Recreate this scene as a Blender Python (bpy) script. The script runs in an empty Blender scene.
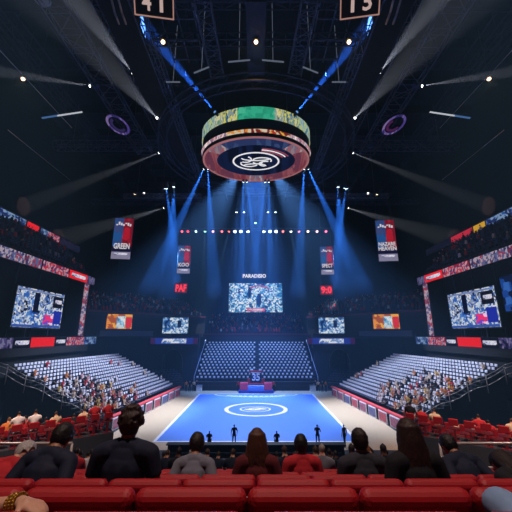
import bpy, bmesh, math, random
from mathutils import Vector, Matrix, Euler
R = math.radians
PI = math.pi
random.seed(7)
sc = bpy.context.scene
C = sc.collection
# ------------------------------------------------------------------ camera
TH = R(14.3); FPX = 310.0; HC = 9.0
cd = bpy.data.cameras.new('camera'); cam = bpy.data.objects.new('camera', cd); C.objects.link(cam)
cam.location = (0, 0, HC); cam.rotation_euler = (PI/2 + TH, 0, 0)
cd.sensor_width = 36; cd.lens = 36*FPX/512; cd.clip_start = .05; cd.clip_end = 400
sc.camera = cam
sc.view_settings.view_transform = 'Standard'; sc.view_settings.look = 'None'
sc.view_settings.gamma = 1; sc.view_settings.use_curve_mapping = False
sc.view_settings.exposure = 0.0
def P(u, v, Y):
    """a point at forward distance Y that the camera sees at (u, v)"""
    up = 256 - v
    yw = FPX*math.cos(TH) - up*math.sin(TH); zw = FPX*math.sin(TH) + up*math.cos(TH)
    return Vector(((u-256)/yw*Y, Y, HC + zw/yw*Y))
# ------------------------------------------------------------------ naming
ORD = ['zeroth','first','second','third','fourth','fifth','sixth','seventh','eighth','ninth','tenth','eleventh','twelfth',
       'thirteenth','fourteenth','fifteenth','sixteenth','seventeenth','eighteenth','nineteenth']
TENS = {20:'twent',30:'thirt',40:'fort',50:'fift'}
def nth(n):
    if n < 20: return ORD[n]
    t, u = n//10*10, n % 10
    return TENS[t]+'ieth' if u == 0 else TENS[t]+'y-'+ORD[u]
def tag(o, label=None, cat=None, group=None, kind=None):
    if label: o['label'] = label
    if cat: o['category'] = cat
    if group: o['group'] = group
    if kind: o['kind'] = kind
    return o
def thing(name, label, cat, loc=(0,0,0), rot=(0,0,0), group=None):
    o = bpy.data.objects.new(name, None); C.objects.link(o)
    o.empty_display_size = .2
    o.location = loc; o.rotation_euler = rot if not isinstance(rot, (int, float)) else (0,0,rot)
    return tag(o, label, cat, group)
def link(name, me, parent=None, loc=(0,0,0), rot=(0,0,0)):
    o = bpy.data.objects.new(name, me); C.objects.link(o)
    o.parent = parent; o.location = loc; o.rotation_euler = rot
    return o
def copy_tree(o, parent=None):
    c = o.copy(); C.objects.link(c); c.parent = parent
    for ch in list(o.children): copy_tree(ch, c)
    return c
# ------------------------------------------------------------------ mesh builder
class MB:
    def __init__(s): s.bm = bmesh.new()
    def _mat(s, faces, mi):
        for f in faces: f.material_index = mi
    def box(s, c, d, mi=0, M=None):
        c = Vector(c); d = Vector(d)/2
        vs = []
        for dx in (-1,1):
            for dy in (-1,1):
                for dz in (-1,1):
                    p = c + Vector((dx*d.x, dy*d.y, dz*d.z))
                    vs.append(s.bm.verts.new(M @ p if M else p))
        F = [(0,1,3,2),(4,6,7,5),(0,4,5,1),(2,3,7,6),(0,2,6,4),(1,5,7,3)]
        s._mat([s.bm.faces.new([vs[i] for i in f]) for f in F], mi); return s
    def rbox(s, c, d, r=.02, seg=2, mi=0, M=None):
        t = MB().box((0,0,0), d)
        bmesh.ops.bevel(t.bm, geom=t.bm.edges[:], offset=r, segments=seg, profile=.5, affect='EDGES')
        T = Matrix.Translation(c)
        return s.add(t.bm, (M @ T) if M else T, mi)
    def add(s, bm, M=None, mi=None):
        vm = {}
        for v in bm.verts: vm[v] = s.bm.verts.new(M @ v.co if M else v.co)
        for f in bm.faces:
            try: nf = s.bm.faces.new([vm[v] for v in f.verts])
            except ValueError: continue
            nf.material_index = f.material_index if mi is None else mi
            nf.smooth = f.smooth
        return s
    def tube(s, a, b, r, r2=None, n=8, mi=0, cap=True):
        a, b = Vector(a), Vector(b); d = (b-a)
        if d.length < 1e-6: return s
        q = d.to_track_quat('Z', 'Y'); r2 = r if r2 is None else r2
        A, B = [], []
        for k in range(n):
            t = 2*PI*k/n + PI/n; e = Vector((math.cos(t), math.sin(t), 0))
            A.append(s.bm.verts.new(a + q @ (e*r))); B.append(s.bm.verts.new(b + q @ (e*r2)))
        for k in range(n):
            f = s.bm.faces.new((A[k], A[(k+1)%n], B[(k+1)%n], B[k])); f.material_index = mi; f.smooth = n > 5
        if cap:
            f = s.bm.faces.new(A[::-1]); f.material_index = mi
            f = s.bm.faces.new(B); f.material_index = mi
        return s
    def path(s, pts, r, n=6, mi=0, closed=False):
        m = len(pts)
        for i in range(m if closed else m-1): s.tube(pts[i], pts[(i+1) % m], r, n=n, mi=mi)
        return s
    def quad(s, a, b, c, d, mi=0):
        f = s.bm.faces.new([s.bm.verts.new(p) for p in (a,b,c,d)]); f.material_index = mi; return s
    def poly_prism(s, pts, z0, z1, mi=0, M=None):
        A = [s.bm.verts.new((M @ Vector((x,y,z0))) if M else (x,y,z0)) for x,y in pts]
        B = [s.bm.verts.new((M @ Vector((x,y,z1))) if M else (x,y,z1)) for x,y in pts]
        n = len(pts)
        for i in range(n): s.bm.faces.new((A[i],A[(i+1)%n],B[(i+1)%n],B[i])).material_index = mi
        s.bm.faces.new(A[::-1]).material_index = mi; s.bm.faces.new(B).material_index = mi
        return s
    def ell_band(s, ax, ay, z0, bx, by, z1, t=.15, n=96, a0=0, a1=2*PI, mi=0):
        """a band with a real thickness t between ellipse (ax,ay,z0) and (bx,by,z1)"""
        full = abs(a1-a0-2*PI) < 1e-6
        k = n if full else n+1
        rings = []
        for (x,y,z) in ((ax,ay,z0),(bx,by,z1),(bx-t,by-t,z1),(ax-t,ay-t,z0)):
            rings.append([s.bm.verts.new((x*math.cos(a0+(a1-a0)*i/n), y*math.sin(a0+(a1-a0)*i/n), z)) for i in range(k)])
        for q in range(4):
            A, B = rings[q], rings[(q+1)%4]
            for i in range(n):
                j = (i+1) % k
                f = s.bm.faces.new((A[i],A[j],B[j],B[i])); f.material_index = mi
        if not full:
            for i in (0,n): s.bm.faces.new([rings[q][i] for q in range(4)]).material_index = mi
        return s
    def flat_ring(s, ax, ay, bx, by, z0, z1, n=96, a0=0, a1=2*PI, mi=0):
        """a slab ring between inner ellipse a and outer ellipse b"""
        full = abs(a1-a0-2*PI) < 1e-6; k = n if full else n+1
        def rg(x,y,z): return [s.bm.verts.new((x*math.cos(a0+(a1-a0)*i/n), y*math.sin(a0+(a1-a0)*i/n), z)) for i in range(k)]
        rings = [rg(ax,ay,z0), rg(bx,by,z0), rg(bx,by,z1), rg(ax,ay,z1)]
        for q in range(4):
            A, B = rings[q], rings[(q+1)%4]
            for i in range(n):
                j = (i+1) % k
                s.bm.faces.new((A[i],A[j],B[j],B[i])).material_index = mi
        if not full:
            for i in (0,n): s.bm.faces.new([rings[q][i] for q in range(4)]).material_index = mi
        return s
    def mesh(s, name, mats):
        bmesh.ops.recalc_face_normals(s.bm, faces=s.bm.faces[:])
        me = bpy.data.meshes.new(name); s.bm.to_mesh(me); s.bm.free()
        for m in (mats if isinstance(mats, (list,tuple)) else [mats]): me.materials.append(m)
        return me
    def build(s, name, mats, parent=None, loc=(0,0,0), rot=(0,0,0)):
        return link(name, s.mesh(name, mats), parent, loc, rot)
def lattice(a, b, w, h, pitch, r=.05, rd=.03, up=Vector((0,0,1))):
    """box truss: four chords with zig-zag bracing"""
    a, b = Vector(a), Vector(b); d = (b-a); L = d.length; d.normalize()
    sd = d.cross(up).normalized(); u2 = sd.cross(d).normalized()
    m = MB(); n = max(1, round(L/pitch))
    cs = [(sd*w/2+u2*h/2), (-sd*w/2+u2*h/2), (-sd*w/2-u2*h/2), (sd*w/2-u2*h/2)]
    for c in cs: m.tube(a+c, b+c, r, n=4)
    for i in range(n+1):
        p = a + d*(L*i/n)
        for q in range(4): m.tube(p+cs[q], p+cs[(q+1)%4], rd, n=4)
        if i < n:
            p2 = a + d*(L*(i+1)/n)
            for q in range(4):
                if (i+q) % 2: m.tube(p+cs[q], p2+cs[(q+1)%4], rd, n=4)
                else: m.tube(p+cs[(q+1)%4], p2+cs[q], rd, n=4)
    return m
# ------------------------------------------------------------------ materials
def lin(h):
    h = h.lstrip('#'); o = []
    for i in (0,2,4):
        c = int(h[i:i+2],16)/255
        o.append(c/12.92 if c <= .04045 else ((c+.055)/1.055)**2.4)
    return (*o, 1)
MC = {}
def nodes(name):
    m = bpy.data.materials.new(name); m.use_nodes = True
    nt = m.node_tree; nt.nodes.clear()
    out = nt.nodes.new('ShaderNodeOutputMaterial')
    return m, nt, out
def pm(name, col, rough=.6, metal=0, var=.12, scale=6., spec=.4, stretch=(1,1,1), bump=0):
    if name in MC: return MC[name]
    m, nt, out = nodes(name); N = nt.nodes; Lk = nt.links
    b = N.new('ShaderNodeBsdfPrincipled'); Lk.new(b.outputs[0], out.inputs[0])
    b.inputs['Roughness'].default_value = rough; b.inputs['Metallic'].default_value = metal
    b.inputs['Specular IOR Level'].default_value = spec
    tc = N.new('ShaderNodeTexCoord'); mp = N.new('ShaderNodeMapping'); mp.inputs['Scale'].default_value = stretch
    nz = N.new('ShaderNodeTexNoise'); nz.inputs['Scale'].default_value = scale; nz.inputs['Detail'].default_value = 4
    Lk.new(tc.outputs['Object'], mp.inputs[0]); Lk.new(mp.outputs[0], nz.inputs['Vector'])
    mr = N.new('ShaderNodeMapRange'); mr.inputs['To Min'].default_value = 1-var; mr.inputs['To Max'].default_value = 1+var
    Lk.new(nz.outputs[0], mr.inputs[0])
    mx = N.new('ShaderNodeVectorMath'); mx.operation = 'SCALE'; mx.inputs[0].default_value = lin(col)[:3]
    Lk.new(mr.outputs[0], mx.inputs['Scale']); Lk.new(mx.outputs[0], b.inputs['Base Color'])
    if bump:
        bp = N.new('ShaderNodeBump'); bp.inputs['Strength'].default_value = bump; bp.inputs['Distance'].default_value = .02
        Lk.new(nz.outputs[0], bp.inputs['Height']); Lk.new(bp.outputs[0], b.inputs['Normal'])
    MC[name] = m; return m
def em(name, col, strength=1.):
    if name in MC: return MC[name]
    m, nt, out = nodes(name); e = nt.nodes.new('ShaderNodeEmission')
    e.inputs[0].default_value = lin(col); e.inputs[1].default_value = strength
    nt.links.new(e.outputs[0], out.inputs[0]); m.cycles.emission_sampling = 'NONE'
    MC[name] = m; return m
def led(name, cols, nx, nz_, strength=1., seed=0., detail=1., fine=0.):
    """LED screen picture: blotches of the given colours (evenly shared), seen only as emitted light"""
    if name in MC: return MC[name]
    m, nt, out = nodes(name); N = nt.nodes; Lk = nt.links
    tc = N.new('ShaderNodeTexCoord'); mp = N.new('ShaderNodeMapping')
    mp.inputs['Scale'].default_value = (nx, 1, nz_); mp.inputs['Location'].default_value = (seed, seed*1.7, seed*.6)
    Lk.new(tc.outputs['Generated'], mp.inputs[0])
    v = N.new('ShaderNodeTexVoronoi'); v.inputs['Scale'].default_value = 1; v.inputs['Randomness'].default_value = detail
    v.distance = 'CHEBYCHEV'
    Lk.new(mp.outputs[0], v.inputs['Vector'])
    sp = N.new('ShaderNodeSeparateColor'); Lk.new(v.outputs['Color'], sp.inputs[0])
    n2 = N.new('ShaderNodeTexNoise'); n2.inputs['Scale'].default_value = .13; n2.inputs['Detail'].default_value = 1
    Lk.new(mp.outputs[0], n2.inputs['Vector'])
    mix = N.new('ShaderNodeMath'); mix.operation = 'MULTIPLY_ADD'; mix.inputs[1].default_value = .45
    ms = N.new('ShaderNodeMath'); ms.operation = 'MULTIPLY'; ms.inputs[1].default_value = .55
    mr = N.new('ShaderNodeMapRange'); mr.inputs['From Min'].default_value = .3; mr.inputs['From Max'].default_value = .7
    Lk.new(n2.outputs[0], mr.inputs[0]); Lk.new(mr.outputs[0], ms.inputs[0])
    Lk.new(sp.outputs[0], mix.inputs[0]); Lk.new(ms.outputs[0], mix.inputs[2])
    cr = N.new('ShaderNodeValToRGB'); cr.color_ramp.interpolation = 'CONSTANT'
    el = cr.color_ramp.elements
    el.remove(el[1]); el[0].position = 0; el[0].color = lin(cols[0])
    for i, c in enumerate(cols[1:], 1): e1 = el.new(.1 + .8*i/len(cols)); e1.color = lin(c)
    Lk.new(mix.outputs[0], cr.inputs[0])
    e = N.new('ShaderNodeEmission'); e.inputs[1].default_value = strength
    Lk.new(cr.outputs[0], e.inputs[0]); Lk.new(e.outputs[0], out.inputs[0]); m.cycles.emission_sampling = 'NONE'
    MC[name] = m; return m
M_black = pm('black_paint', '#0a0b0f', .7)
M_struct = pm('dark_structure', '#12151d', .85, var=.25, scale=.6)
M_steel = pm('truss_steel', '#5c6882', .55, .3, var=.2, scale=2)
M_steel_dk = pm('dark_truss_steel', '#353e52', .6, .3, var=.2, scale=2)
M_conc = pm('concrete_steps', '#23262f', .9, var=.2, scale=1.5)
M_case = pm('fixture_casing', '#15171c', .5)
M_rail = pm('handrail_metal', '#c9c2be', .35, .3)
M_white = pm('white_plastic', '#d9dbe4', .5)
def text(name, s, w, h, mat, parent, loc, rot=(PI/2,0,0), ext=.01, bold=0.):
    cu = bpy.data.curves.new(name, 'FONT'); cu.body = s; cu.size = 1; cu.align_x = 'CENTER'; cu.align_y = 'CENTER'
    cu.offset = bold; cu.resolution_u = 2
    o = bpy.data.objects.new(name, cu); C.objects.link(o)
    bpy.context.view_layer.update()
    me = bpy.data.meshes.new_from_object(o.evaluated_get(bpy.context.evaluated_depsgraph_get()))
    bpy.data.objects.remove(o); bpy.data.curves.remove(cu)
    xs = [v.co.x for v in me.vertices]; ys = [v.co.y for v in me.vertices]
    cx, cy = (min(xs)+max(xs))/2, (min(ys)+max(ys))/2
    sx, sy = w/(max(xs)-min(xs)), h/(max(ys)-min(ys))
    for v in me.vertices: v.co = ((v.co.x-cx)*sx, (v.co.y-cy)*sy, 0)
    bm = bmesh.new(); bm.from_mesh(me)
    r = bmesh.ops.extrude_face_region(bm, geom=bm.faces[:])
    for v in [g for g in r['geom'] if isinstance(g, bmesh.types.BMVert)]: v.co.z += ext
    bmesh.ops.recalc_face_normals(bm, faces=bm.faces[:])
    bm.to_mesh(me); bm.free(); me.materials.clear(); me.materials.append(mat)
    return link(name, me, parent, loc, rot)
def panel(name, mat, parent, w, t, h, loc, rot=(0,0,0)):
    """slab w wide (x), t thick (y), h high (z), centred"""
    return MB().box((0,0,0), (w,t,h)).build(name, mat, parent, loc, rot)
# ------------------------------------------------------------------ people
def _ico(c, r, sub=2, rot=None):
    bm = bmesh.new(); bmesh.ops.create_icosphere(bm, subdivisions=sub, radius=1)
    r = (r,r,r) if isinstance(r, (int,float)) else r
    for v in bm.verts:
        p = Vector((v.co.x*r[0], v.co.y*r[1], v.co.z*r[2]))
        v.co = Vector(c) + (rot @ p if rot else p)
    return bm
def _hull(a, ra, b, rb, sub=2):
    bm = _ico(a, ra, sub); t = _ico(b, rb, sub)
    for v in t.verts: bm.verts.new(v.co)
    t.free()
    r = bmesh.ops.convex_hull(bm, input=bm.verts[:])
    dead = [g for g in set(r['geom_interior']+r['geom_unused']) if isinstance(g, bmesh.types.BMVert)]
    bmesh.ops.delete(bm, geom=dead, context='VERTS')
    return bm
def remesh(bm, voxel, smooth=4):
    me = bpy.data.meshes.new('tmp'); bm.to_mesh(me)
    o = bpy.data.objects.new('tmp', me); C.objects.link(o)
    md = o.modifiers.new('r', 'REMESH'); md.mode = 'VOXEL'; md.voxel_size = voxel
    s = o.modifiers.new('s', 'SMOOTH'); s.factor = .5; s.iterations = smooth
    bpy.context.view_layer.update()
    out = bpy.data.meshes.new_from_object(o.evaluated_get(bpy.context.evaluated_depsgraph_get()))
    bpy.data.objects.remove(o); bpy.data.meshes.remove(me)
    for p in out.polygons: p.use_smooth = True
    return out
def V(*a): return Vector(a)
def hand_segs(w, d, palm_n, side, curl=.5, s=1.):
    """palm, four unequal bent fingers and a thumb leaving the side of the palm. w wrist, d hand direction, palm_n palm normal"""
    d = d.normalized(); n = (palm_n - d*palm_n.dot(d)).normalized(); x = d.cross(n).normalized()*side
    S = []
    kn = w + d*.085*s
    S.append(('hand', w, .024*s, w+d*.03*s, .026*s))
    for i, (off, L) in enumerate(((-.030,.070),(-.010,.082),(.010,.076),(.029,.058))):
        k = kn + x*off*s - d*abs(off)*.25*s
        S.append(('hand', w + x*off*.6*s + d*.01*s, .015*s, k, .0115*s))
        p = k; a = curl*.6
        for j, f in enumerate((.45,.32,.23)):
            q = p + (d*math.cos(a) + n*math.sin(a))*L*f*s
            S.append(('hand', p, (.0105-.001*j)*s, q, (.0095-.001*j)*s)); p = q; a += curl
    b = w + d*.02*s - x*.022*s; m1 = b + (d*.6 - x*.75 + n*.25)*.042*s; m2 = m1 + (d*.9 - x*.25 + n*.2)*.032*s
    S += [('hand', b, .014*s, m1, .0115*s), ('hand', m1, .0115*s, m2, .009*s)]
    return S
def head_segs(c, rot):
    f = lambda x,y,z: c + rot @ V(x,y,z)
    return [('head_e', c, (.074,.094,.108), rot), ('head', f(0,.035,-.06), .052, f(0,.058,-.085), .034),
            ('head', f(0,.092,.005), .011, f(0,.110,-.028), .014), ('head', f(0,.088,-.062), .02, f(0,.09,-.066), .018),
            ('head', f(.077,-.005,.012), .013, f(.081,-.012,-.02), .011), ('head', f(-.077,-.005,.012), .013, f(-.081,-.012,-.02), .011)]
def seated(lean=0., yaw=0., nod=0., arms=None, w=1., legs=None):
    """hips over the origin, floor z=0, facing +y"""
    L = Matrix.Rotation(-lean, 3, 'X'); hp = V(0,0,.52)
    f = lambda x,y,z: hp + L @ (V(x*w,y,z) - V(0,0,.52))
    hr = L @ Matrix.Rotation(yaw, 3, 'Z') @ Matrix.Rotation(-nod, 3, 'X')
    hc = f(0,.01,1.0) + hr @ V(0,.02,.19)
    S = [('torso', f(0,0,.52), (.17*w,.125,.11), f(0,-.01,.72), (.145*w,.10,.10)),
         ('torso', f(0,-.01,.72), (.145*w,.10,.10), f(0,-.01,.90), (.165*w,.11,.11)),
         ('torso', f(0,-.01,.90), (.16*w,.105,.10), f(0,-.015,1.0), (.13*w,.075,.05)),
         ('torso', f(.12,-.015,1.0), .07, f(.185,-.01,.985), .062), ('torso', f(-.12,-.015,1.0), .07, f(-.185,-.01,.985), .062),
         ('torso', f(.14,-.01,1.0), .06, f(0,-.012,1.045), .058), ('torso', f(-.14,-.01,1.0), .06, f(0,-.012,1.045), .058),
         ('neck', f(0,-.01,1.03), .058, hc - hr @ V(0,.02,.06), .054)]
    S += head_segs(hc, hr)
    arms = arms or [((.25,.03,.77),(.14,.30,.64),(0,1,-.1),(0,0,-1)), ((-.25,.03,.77),(-.14,.30,.64),(0,1,-.1),(0,0,-1))]
    for sd, (e, wr, hd, pn) in zip((1,-1), arms):
        sh = f(.19*sd,-.01,.98); e = V(*e); wr = V(*wr)
        S += [('sleeve', sh, .062, sh.lerp(e,.6), .052), ('fore', sh.lerp(e,.6), .048, e, .043), ('fore', e, .043, e.lerp(wr,.3), .042), ('fore', e.lerp(wr,.3), .042, wr, .027)]
        S += hand_segs(wr, V(*hd), V(*pn), sd)
        k, a = (V(*q) for q in legs[0 if sd > 0 else 1]) if legs else (V(.125*sd,.44,.50), V(.13*sd,.44,.10))
        S += [('leg', V(.09*sd,0,.50), .09, k, .062), ('leg', k, .06, k.lerp(a,.35)+V(0,-.015,0), .058), ('leg', k.lerp(a,.35)+V(0,-.015,0), .058, a, .042),
              ('shoe', a+V(0,-.03,-.05), .045, a+V(.01*sd,.15,-.062), .036)]
    return S, hc, hr
def standing(arms=None, stride=.0, yaw=0., h=1.):
    hr = Matrix.Rotation(yaw, 3, 'Z'); hc = V(0,.02,1.62)
    S = [('leg', V(0,0,.94), (.165,.115,.10), V(0,0,1.02), (.155,.11,.09)),
         ('torso', V(0,0,1.05), (.15,.105,.09), V(0,0,1.18), (.145,.10,.09)), ('torso', V(0,0,1.18), (.145,.10,.09), V(0,-.005,1.33), (.165,.11,.09)),
         ('torso', V(0,-.005,1.33), (.165,.105,.08), V(0,-.01,1.42), (.13,.075,.05)),
         ('torso', V(.12,-.01,1.42), .068, V(.185,-.01,1.405), .062), ('torso', V(-.12,-.01,1.42), .068, V(-.185,-.01,1.405), .062),
         ('torso', V(.14,-.01,1.42), .058, V(0,-.01,1.465), .056), ('torso', V(-.14,-.01,1.42), .058, V(0,-.01,1.465), .056),
         ('neck', V(0,-.01,1.45), .058, V(0,.01,1.56), .054)]
    S += head_segs(hc, hr)
    arms = arms or [((.26,-.03,1.13),(.25,.05,.88),(0,.1,-1),(-1,0,0)), ((-.26,-.03,1.13),(-.25,.05,.88),(0,.1,-1),(1,0,0))]
    for sd, (e, wr, hd, pn) in zip((1,-1), arms):
        sh = V(.19*sd,-.01,1.40); e = V(*e); wr = V(*wr)
        S += [('sleeve', sh, .062, sh.lerp(e,.6), .052), ('fore', sh.lerp(e,.6), .048, e, .043), ('fore', e, .043, wr, .027)]
        S += hand_segs(wr, V(*hd), V(*pn), sd)
        k = V(.11*sd, .02+stride*sd, .51); a = V(.12*sd, -.02+stride*sd*1.2, .10)
        S += [('leg', V(.09*sd,0,.92), .092, k, .062), ('leg', k, .06, k.lerp(a,.35)+V(0,-.02,0), .057), ('leg', k.lerp(a,.35)+V(0,-.02,0), .057, a, .042),
              ('shoe', a+V(0,-.03,-.05), .045, a+V(.015*sd,.15,-.062), .036)]
    return S, hc, hr
def body_mesh(S, voxel, smooth=4, sub=2):
    m = MB(); segs = []
    for s in S:
        if s[0] == 'head_e':
            b = _ico(s[1], s[2], sub, s[3]); segs.append(('head', s[1], s[1], .09, .09))
        else:
            b = _hull(s[1], s[2], s[3], s[4], sub)
            ra = s[2] if isinstance(s[2], (int,float)) else (s[2][0]+s[2][1])/2
            rb = s[4] if isinstance(s[4], (int,float)) else (s[4][0]+s[4][1])/2
            segs.append((s[0], s[1], s[3], ra, rb))
        m.add(b); b.free()
    bmesh.ops.recalc_face_normals(m.bm, faces=m.bm.faces[:])
    me = remesh(m.bm, voxel, smooth); m.bm.free()
    labs = []
    for p in me.polygons:
        c = p.center; best = 1e9; bl = None
        for (lb, a, b, ra, rb) in segs:
            d = b-a; t = 0 if d.length < 1e-6 else max(0, min(1, (c-a).dot(d)/d.length_squared))
            r = ra+(rb-ra)*t
            q = ((c-(a+d*t)).length - r)
            if q < best: best, bl = q, lb
        labs.append(bl)
    return me, labs
def region(me, labs, keep, off, mat, name, parent):
    bm = bmesh.new(); bm.from_mesh(me); bm.faces.ensure_lookup_table()
    bmesh.ops.delete(bm, geom=[f for f, l in zip(bm.faces, labs) if l not in keep], context='FACES')
    bmesh.ops.smooth_vert(bm, verts=[v for v in bm.verts if v.is_boundary], factor=.5, use_axis_x=True, use_axis_y=True, use_axis_z=True)
    bm.normal_update()
    for v in bm.verts: v.co += v.normal*off*(.45 if v.is_boundary else 1)
    m2 = bpy.data.meshes.new(name); bm.to_mesh(m2); bm.free()
    m2.materials.clear(); m2.materials.append(mat)
    for p in m2.polygons: p.material_index = 0; p.use_smooth = True
    return link(name, m2, parent)
SKIN = {k: pm('skin_'+k, c, .5, var=.06, scale=20) for k, c in (('light','#c99a80'),('tan','#a5714f'),('deep','#5d3b2a'))}
def hairmat(col): return pm('hair_'+col, col, .55, var=.45, scale=18, stretch=(4,4,.8), bump=.4)
def hair_mesh(hc, hr, style, voxel=.012):
    m = MB()
    m.add(_ico(hc + hr @ V(0,-.012,.012), (.089,.107,.117), 3, hr))
    if style == 'long':
        rnd_ = random.Random(int(abs(hc.y)*1e5) % 97)
        for i in range(34):
            t = PI*(1.0+i/33) if i < 34 else 0; t += rnd_.uniform(-.06,.06)
            c, s_ = math.cos(t), math.sin(t)
            p = [V(.075*c,-.012+.09*s_,.06), V(.098*c,-.02+.098*s_,-.05), V(.112*c+rnd_.uniform(-.015,.015),-.045+.075*s_,-.16), V(.118*c+rnd_.uniform(-.03,.03),-.07+.05*s_,-.25-rnd_.uniform(0,.09))]
            for q in range(3): m.add(_hull(hc + hr @ p[q], .021, hc + hr @ p[q+1], .021 if q < 2 else .012, 1))
    if style == 'bun':
        m.add(_ico(hc + hr @ V(0,-.115,.05), .05, 2))
    if style == 'short':
        rnd_ = random.Random(int(abs(hc.z)*1e5) % 89)
        for i in range(60):
            t = rnd_.uniform(0,2*PI); z = rnd_.uniform(-.4,1); r = math.sqrt(max(0,1-z*z))
            a_ = V(.082*r*math.cos(t), -.012+.10*r*math.sin(t), .012+.108*z)
            m.add(_hull(hc + hr @ a_, .014, hc + hr @ (a_*1.06 + V(.006,.012,-.012)), .007, 1))
    if style == 'curly':
        rnd = random.Random(4)
        for i in range(70):
            t = rnd.uniform(0,2*PI); z = rnd.uniform(-.35,1); r = math.sqrt(1-z*z) if abs(z) < 1 else 0
            m.add(_ico(hc + hr @ V(.088*r*math.cos(t), -.012+.105*r*math.sin(t), .015+.115*z), rnd.uniform(.016,.026), 1))
    me = remesh(m.bm, .008, 1); m.bm.free()
    bm = bmesh.new(); bm.from_mesh(me); inv = hr.inverted(); dead = []
    for f in bm.faces:
        q = inv @ (f.calc_center_median() - hc)
        front = q.y > .03 and q.z < .055
        low = q.z < -.075 and style not in ('long',)
        side = style != 'long' and q.z < -.02 and q.y > -.03
        if front or low or side: dead.append(f)
    bmesh.ops.delete(bm, geom=dead, context='FACES')
    bm.to_mesh(me); bm.free()
    return me
def person_full(label, loc, rz, S, hc, hr, skin, shirt, trousers, haircol, hairstyle='short', voxel=.009, sleeves='short', extra=None, group='spectators', shoe=None):
    o = thing('person', label, 'person', loc, rz, group)
    me, labs = body_mesh(S, voxel)
    me.materials.append(SKIN[skin]); b = link('body', me, o)
    keep = {'torso','sleeve'} | ({'fore'} if sleeves == 'long' else set())
    region(me, labs, keep, .011, shirt, 'shirt', o)
    region(me, labs, {'leg'}, .010, trousers, 'trousers', o)
    region(me, labs, {'shoe'}, .008, shoe or M_black, 'shoes', o)
    if hairstyle:
        h = hair_mesh(hc, hr, hairstyle); h.materials.clear(); h.materials.append(hairmat(haircol)); link('hair', h, o)
    for sx in (-1,1):
        MB().add(_ico(hc + hr @ V(.03*sx,.0825,.012), .0125, 2)).build('eye', [M_eye], o)
    return o
M_eye = pm('eye_white', '#b9b4ad', .2)
def small_mesh(kind, shirt, trousers, skin, hair, voxel=.045, **kw):
    """one mesh person for far away places, materials by region"""
    S, hc, hr = seated(**kw) if kind == 'seated' else standing(**kw)
    me, labs = body_mesh(S, voxel, 2, 1)
    for m in (SKIN[skin], shirt, trousers, M_black, hair): me.materials.append(m)
    ix = {'torso':1,'sleeve':1,'fore':0,'leg':2,'shoe':3,'head':0,'neck':0,'hand':0}
    for p, l in zip(me.polygons, labs):
        p.material_index = ix[l]
        if l == 'head':
            q = p.center - hc
            if q.z > .04 or q.y < -.02: p.material_index = 4
    return me
CL = {n: pm('cloth_'+n, c, .85, var=.15, scale=12) for n, c in (
    ('orange','#c9742f'),('red','#b3202a'),('white','#d8d6dc'),('navy','#141c33'),('grey','#6f7380'),('black','#101116'),
    ('yellow','#caa64a'),('pink','#c98f96'),('maroon','#571219'),('denim','#33496b'),('blue','#2f4f8f'),('green','#3c5a3c'),('cream','#c9b59a'))}
# ------------------------------------------------------------------ shell
def struct(o): return tag(o, kind='structure')
struct(MB().box((0,38,-.15), (92,96,.3)).build('floor', pm('concrete_floor', '#1b1d24', .7, var=.2, scale=.8)))
struct(MB().box((0,38,46.2), (92,96,.4)).build('ceiling', pm('roof_deck', '#0d1018', .9, var=.3, scale=.3)))
for n, x in (('left',-36),('right',36)):
    struct(MB().box((x+math.copysign(.3,x),38,23), (.6,96,46)).build('wall_'+n, pm('dark_wall', '#040509', .9, spec=0, var=.25, scale=.3)))
struct(MB().box((0,78.6,23), (71.4,.8,46)).build('wall_far', pm('far_wall', '#040509', .9, spec=0, var=.25, scale=.3)))
struct(MB().box((0,-7.3,23), (71.4,.6,46)).build('wall_near', MC['dark_wall']))
# roof purlins and skylight frames, fixed to the roof deck
rb = MB()
for y in range(-4, 78, 6): rb.box((0,y,45.3), (71,.35,1.4))
for x in range(-32, 33, 8): rb.box((x,36,45.0), (.3,84,1.0))
struct(rb.build('trim_1', pm('roof_beam', '#1a1f2c', .8)))
# ------------------------------------------------------------------ court
wood = pm('apron_wood', '#b9a78c', .4, var=.12, scale=1.2, stretch=(6,.5,1))
struct(MB().box((0,41.8,.006), (27,27.4,.012)).build('court_apron', wood))
blue = pm('court_blue', '#5688e6', .42, var=.05, scale=.7)
struct(MB().box((0,41.3,.016), (18,22.6,.012)).build('court', blue))
lnm = pm('court_paint', '#e9eaf0', .4, var=.04)
L = MB(); z0, z1 = .0225, .028
for x in (-8.86, 8.86): L.box((x,41.3,.025), (.28,22.6,.006))
for y in (30.1, 52.5): L.box((0,y,.025), (17.4,.22,.006))
struct(L.build('boundary_lines', lnm))
def flat_obj(fn, name, loc, mat=lnm):
    m = MB(); fn(m); return struct(m.build(name, mat, None, loc))
flat_obj(lambda m: m.flat_ring(3.45,3.15,3.95,3.6,z0,z1), 'centre_circle', (0,42.3,0))
def emblem(m):
    m.flat_ring(1.75,1.35,1.95,1.5,z0,z1,n=48)
    m.flat_ring(.5,.55,1.55,.85,z0,z1,n=32,a0=.25,a1=2.6)
    m.flat_ring(.55,.35,1.45,.7,z0,z1,n=32,a0=3.3,a1=6.0)
    m.box((-.05,.05,.025),(1.5,.35,.006)); m.box((.5,-.25,.025),(1.0,.25,.006)); m.box((-.6,.55,.025),(.9,.2,.006))
flat_obj(emblem, 'court_emblem', (-.1,42.3,0))
def farc(m):
    m.flat_ring(6.2,2.0,6.5,2.25,z0,z1,n=48,a0=PI,a1=2*PI)
    for k in range(13):
        a = PI*1.2 + PI*.6*k/12
        m.box((5.2*math.cos(a),1.45*math.sin(a)-.1,.025),(.5,.42,.006))
flat_obj(farc, 'far_arc', (0,52.3,0))
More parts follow.
